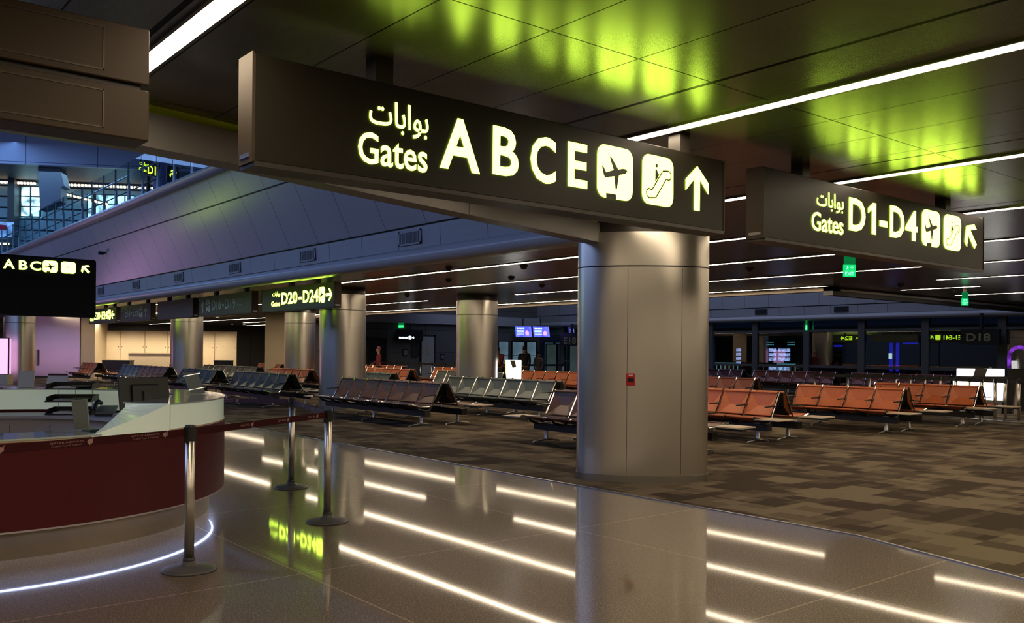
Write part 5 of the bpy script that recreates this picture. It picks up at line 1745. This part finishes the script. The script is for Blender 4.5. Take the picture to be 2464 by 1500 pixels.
def skinned(name, verts, edges, m, parent, loc, rot, lvl=1):
    me = bpy.data.meshes.new(name)
    me.from_pydata([v[:3] for v in verts], edges, [])
    me.materials.append(m)
    o = bpy.data.objects.new(name, me)
    C.objects.link(o)
    o.parent = parent
    o.modifiers.new('skin', 'SKIN').use_smooth_shade = True
    if not me.skin_vertices:
        return o
    for i, v in enumerate(verts):
        r = v[3]
        me.skin_vertices[0].data[i].radius = (r, v[4] if len(v) > 4 else r)
    me.skin_vertices[0].data[0].use_root = True
    sb = o.modifiers.new('smooth', 'SUBSURF')
    sb.levels = sb.render_levels = lvl
    return o


def person(x, y, face, label, top, legs, hairm=M_hair, hgt=1.74, lean=0.0, arm_l=(.0, .25), arm_r=(.0, .25), skirt=False, shirt=None):
    """standing figure looking along its own +x; lean tips the trunk forward; arm = (forward swing, elbow bend)"""
    t = thing('person', (x, y, FL), label, 'person')
    t.rotation_euler = (0, 0, face)
    s = hgt / 1.74
    hip = Vector((0, 0, .92))
    tip = lambda h, f_=0.0, w_=0.0: hip + Vector((sin(lean) * (h - .92) + cos(lean) * f_, w_, cos(lean) * (h - .92) - sin(lean) * f_))
    P = [tuple(p * s) for p in (hip, tip(1.10), tip(1.28), tip(1.43), tip(1.475), tip(1.545, .018), tip(1.625, .02), tip(1.70, .01))]
    R = [(.115, .15), (.10, .135), (.115, .155), (.085, .13), (.060, .062), (.078, .068), (.118, .096), (.088, .076)]
    V = [(*p, r[0] * s, r[1] * s) for p, r in zip(P, R)]
    Ed = [(i, i + 1) for i in range(7)]
    V.append((*(tip(1.62, .125) * s), .014 * s, .012 * s))       # nose
    Ed.append((6, 8))
    arms = []
    for sd_, (sw, eb) in ((1, arm_l), (-1, arm_r)):
        sh_ = tip(1.42, 0, sd_ * .185)
        el = sh_ + Vector((sin(sw) * .29 + lean * .05, sd_ * .035, -cos(sw) * .29))
        wr = el + Vector((sin(sw + eb) * .25, -sd_ * .02, -cos(sw + eb) * .25))
        hd = wr + (wr - el).normalized() * .09
        arms.append((sh_, el, wr))
        b0 = len(V)
        for p, r in ((sh_, .062), (el, .043), (wr, .028), (hd, .036)):
            V.append((*(p * s), r * s))
        Ed += [(3, b0), (b0, b0 + 1), (b0 + 1, b0 + 2), (b0 + 2, b0 + 3)]
        dr = (wr - el).normalized()
        for k, (off, ln) in enumerate(((-.030, .062), (-.011, .075), (.010, .070), (.028, .055))):
            f0 = hd + Vector((off, 0, 0)) * (1 if abs(dr.z) > .5 else 0) + Vector((0, 0, off)) * (0 if abs(dr.z) > .5 else 1)
            f1 = f0 + dr * ln * .55
            f2 = f1 + dr * ln * .45 + Vector((.008, -sd_ * .012, 0))
            b1 = len(V)
            V += [(*(f1 * s), .009 * s), (*(f2 * s), .0075 * s)]
            Ed += [(b0 + 3, b1), (b1, b1 + 1)]
        th0 = wr + dr * .045 + Vector((.035, -sd_ * .01, 0))
        b1 = len(V)
        V += [(*(th0 * s), .010 * s), (*((th0 + dr * .045) * s), .008 * s)]
        Ed += [(b0 + 2, b1), (b1, b1 + 1)]
    for sd_ in (1, -1):
        b0 = len(V)
        for p, r in (((0, sd_ * .09, .86), .09), ((.02, sd_ * .10, .49), .058), ((-.01, sd_ * .10, .09), .040), ((.06, sd_ * .11, .04), .036), ((.15, sd_ * .115, .03), .03)):
            V.append((*(Vector(p) * s), r * s))
        Ed += [(0, b0), (b0, b0 + 1), (b0 + 1, b0 + 2), (b0 + 2, b0 + 3), (b0 + 3, b0 + 4)]
    skinned('body', V, Ed, M_skin, t, None, 0)
    # clothes over the body
    jv = [(*(tip(.88) * s), .135 * s, .17 * s), (*(tip(1.10) * s), .118 * s, .152 * s), (*(tip(1.28) * s), .132 * s, .172 * s), (*(tip(1.42) * s), .10 * s, .15 * s), (*(tip(1.47) * s), .066 * s, .07 * s)]
    je = [(0, 1), (1, 2), (2, 3), (3, 4)]
    for sh_, el, wr in arms:
        b0 = len(jv)
        jv += [(*(sh_ * s), .078 * s), (*(el * s), .058 * s), (*((el + (wr - el) * .9) * s), .044 * s)]
        je += [(3, b0), (b0, b0 + 1), (b0 + 1, b0 + 2)]
    skinned('jacket', jv, je, top, t, None, 0)
    lv = [(*(hip * s), .128 * s, .16 * s)]
    le = []
    for sd_ in (1, -1):
        b0 = len(lv)
        for p, r in (((0, sd_ * .09, .84), .105), ((.02, sd_ * .10, .49), .074), ((-.01, sd_ * .10, .08), .062)):
            lv.append((*(Vector(p) * s), r * s))
        le += [(0, b0), (b0, b0 + 1), (b0 + 1, b0 + 2)]
    skinned('trousers', lv, le, legs, t, None, 0)
    hv = [(*(tip(1.695, -.015) * s), .118 * s, .104 * s), (*(tip(1.75, -.005) * s), .08 * s, .07 * s), (*(tip(1.60, -.06) * s), .082 * s, .088 * s), (*(tip(1.735, .06) * s), .05 * s, .065 * s)]
    skinned('hair', hv, [(0, 1), (0, 2), (0, 3)], hairm, t, None, 0)
    for sd_ in (1, -1):
        p = tip(1.652, .103, sd_ * .03) * s
        MB().lathe([(.004, -.008), (.009, 0), (.004, .008)], p.x, p.y, p.z, 8).build('eye', M_black, t, local=True)
        q_ = tip(1.63, .01, sd_ * .082) * s
        MB().lathe([(.010, -.028), (.016, 0), (.012, .026)], q_.x, q_.y, q_.z, 8).build('ear', M_skin, t, local=True)
        f_ = Vector((.06, sd_ * .11, .0)) * s
        MB().lathe([(.05, 0), (.055, .03), (.045, .065)], f_.x, f_.y, 0, 10, 2.2, .9).build('shoe', M_black, t, local=True)
    mth = tip(1.585, .098) * s
    MB().box(mth.x - .006, mth.x + .008, -.022, .022, mth.z - .005, mth.z + .005).build('mouth', mat('lips', (0.22, 0.07, 0.06), 0.5), t, local=True)
    if shirt:
        c0_, c1_ = tip(1.40, .135) * s, tip(1.12, .13) * s
        MB().slab([(c0_.x, -.05, c0_.z), (c0_.x, .05, c0_.z), (c1_.x, .02, c1_.z), (c1_.x, -.02, c1_.z)], (.012, 0, 0)).build('shirt_front', shirt, t, local=True)
    return t


person(22.2, 27.75, radians(205), 'person in a maroon jacket and white shirt leaning forward at the barrier', mat('cloth_maroon', (0.17, 0.012, 0.022), 0.7), mat('cloth_black', (0.012, 0.012, 0.013), 0.7), lean=.42, arm_l=(.55, .7), arm_r=(.35, 1.1), hgt=1.72, shirt=M_paper)
person(22.75, 26.95, radians(60), 'person in dark clothes standing beside the glowing totem', mat('cloth_black', (0.012, 0.012, 0.013), 0.7), mat('cloth_olive', (0.03, 0.028, 0.015), 0.7), hgt=1.73, arm_l=(.1, .5))
person(18.6, 31.2, radians(150), 'person in a red top near the dark doorway', mat('cloth_red', (0.20, 0.02, 0.04), 0.7), mat('cloth_black', (0.012, 0.012, 0.013), 0.7), hairm=mat('scarf_rose', (0.26, 0.06, 0.09), 0.7), hgt=1.66, arm_r=(.3, .6))
person(25.2, 28.9, radians(220), 'person in brown grey clothes behind the belt barrier', mat('cloth_taupe', (0.09, 0.08, 0.07), 0.7), mat('cloth_taupe', (0.09, 0.08, 0.07), 0.7), hgt=1.50, arm_l=(.2, .8))
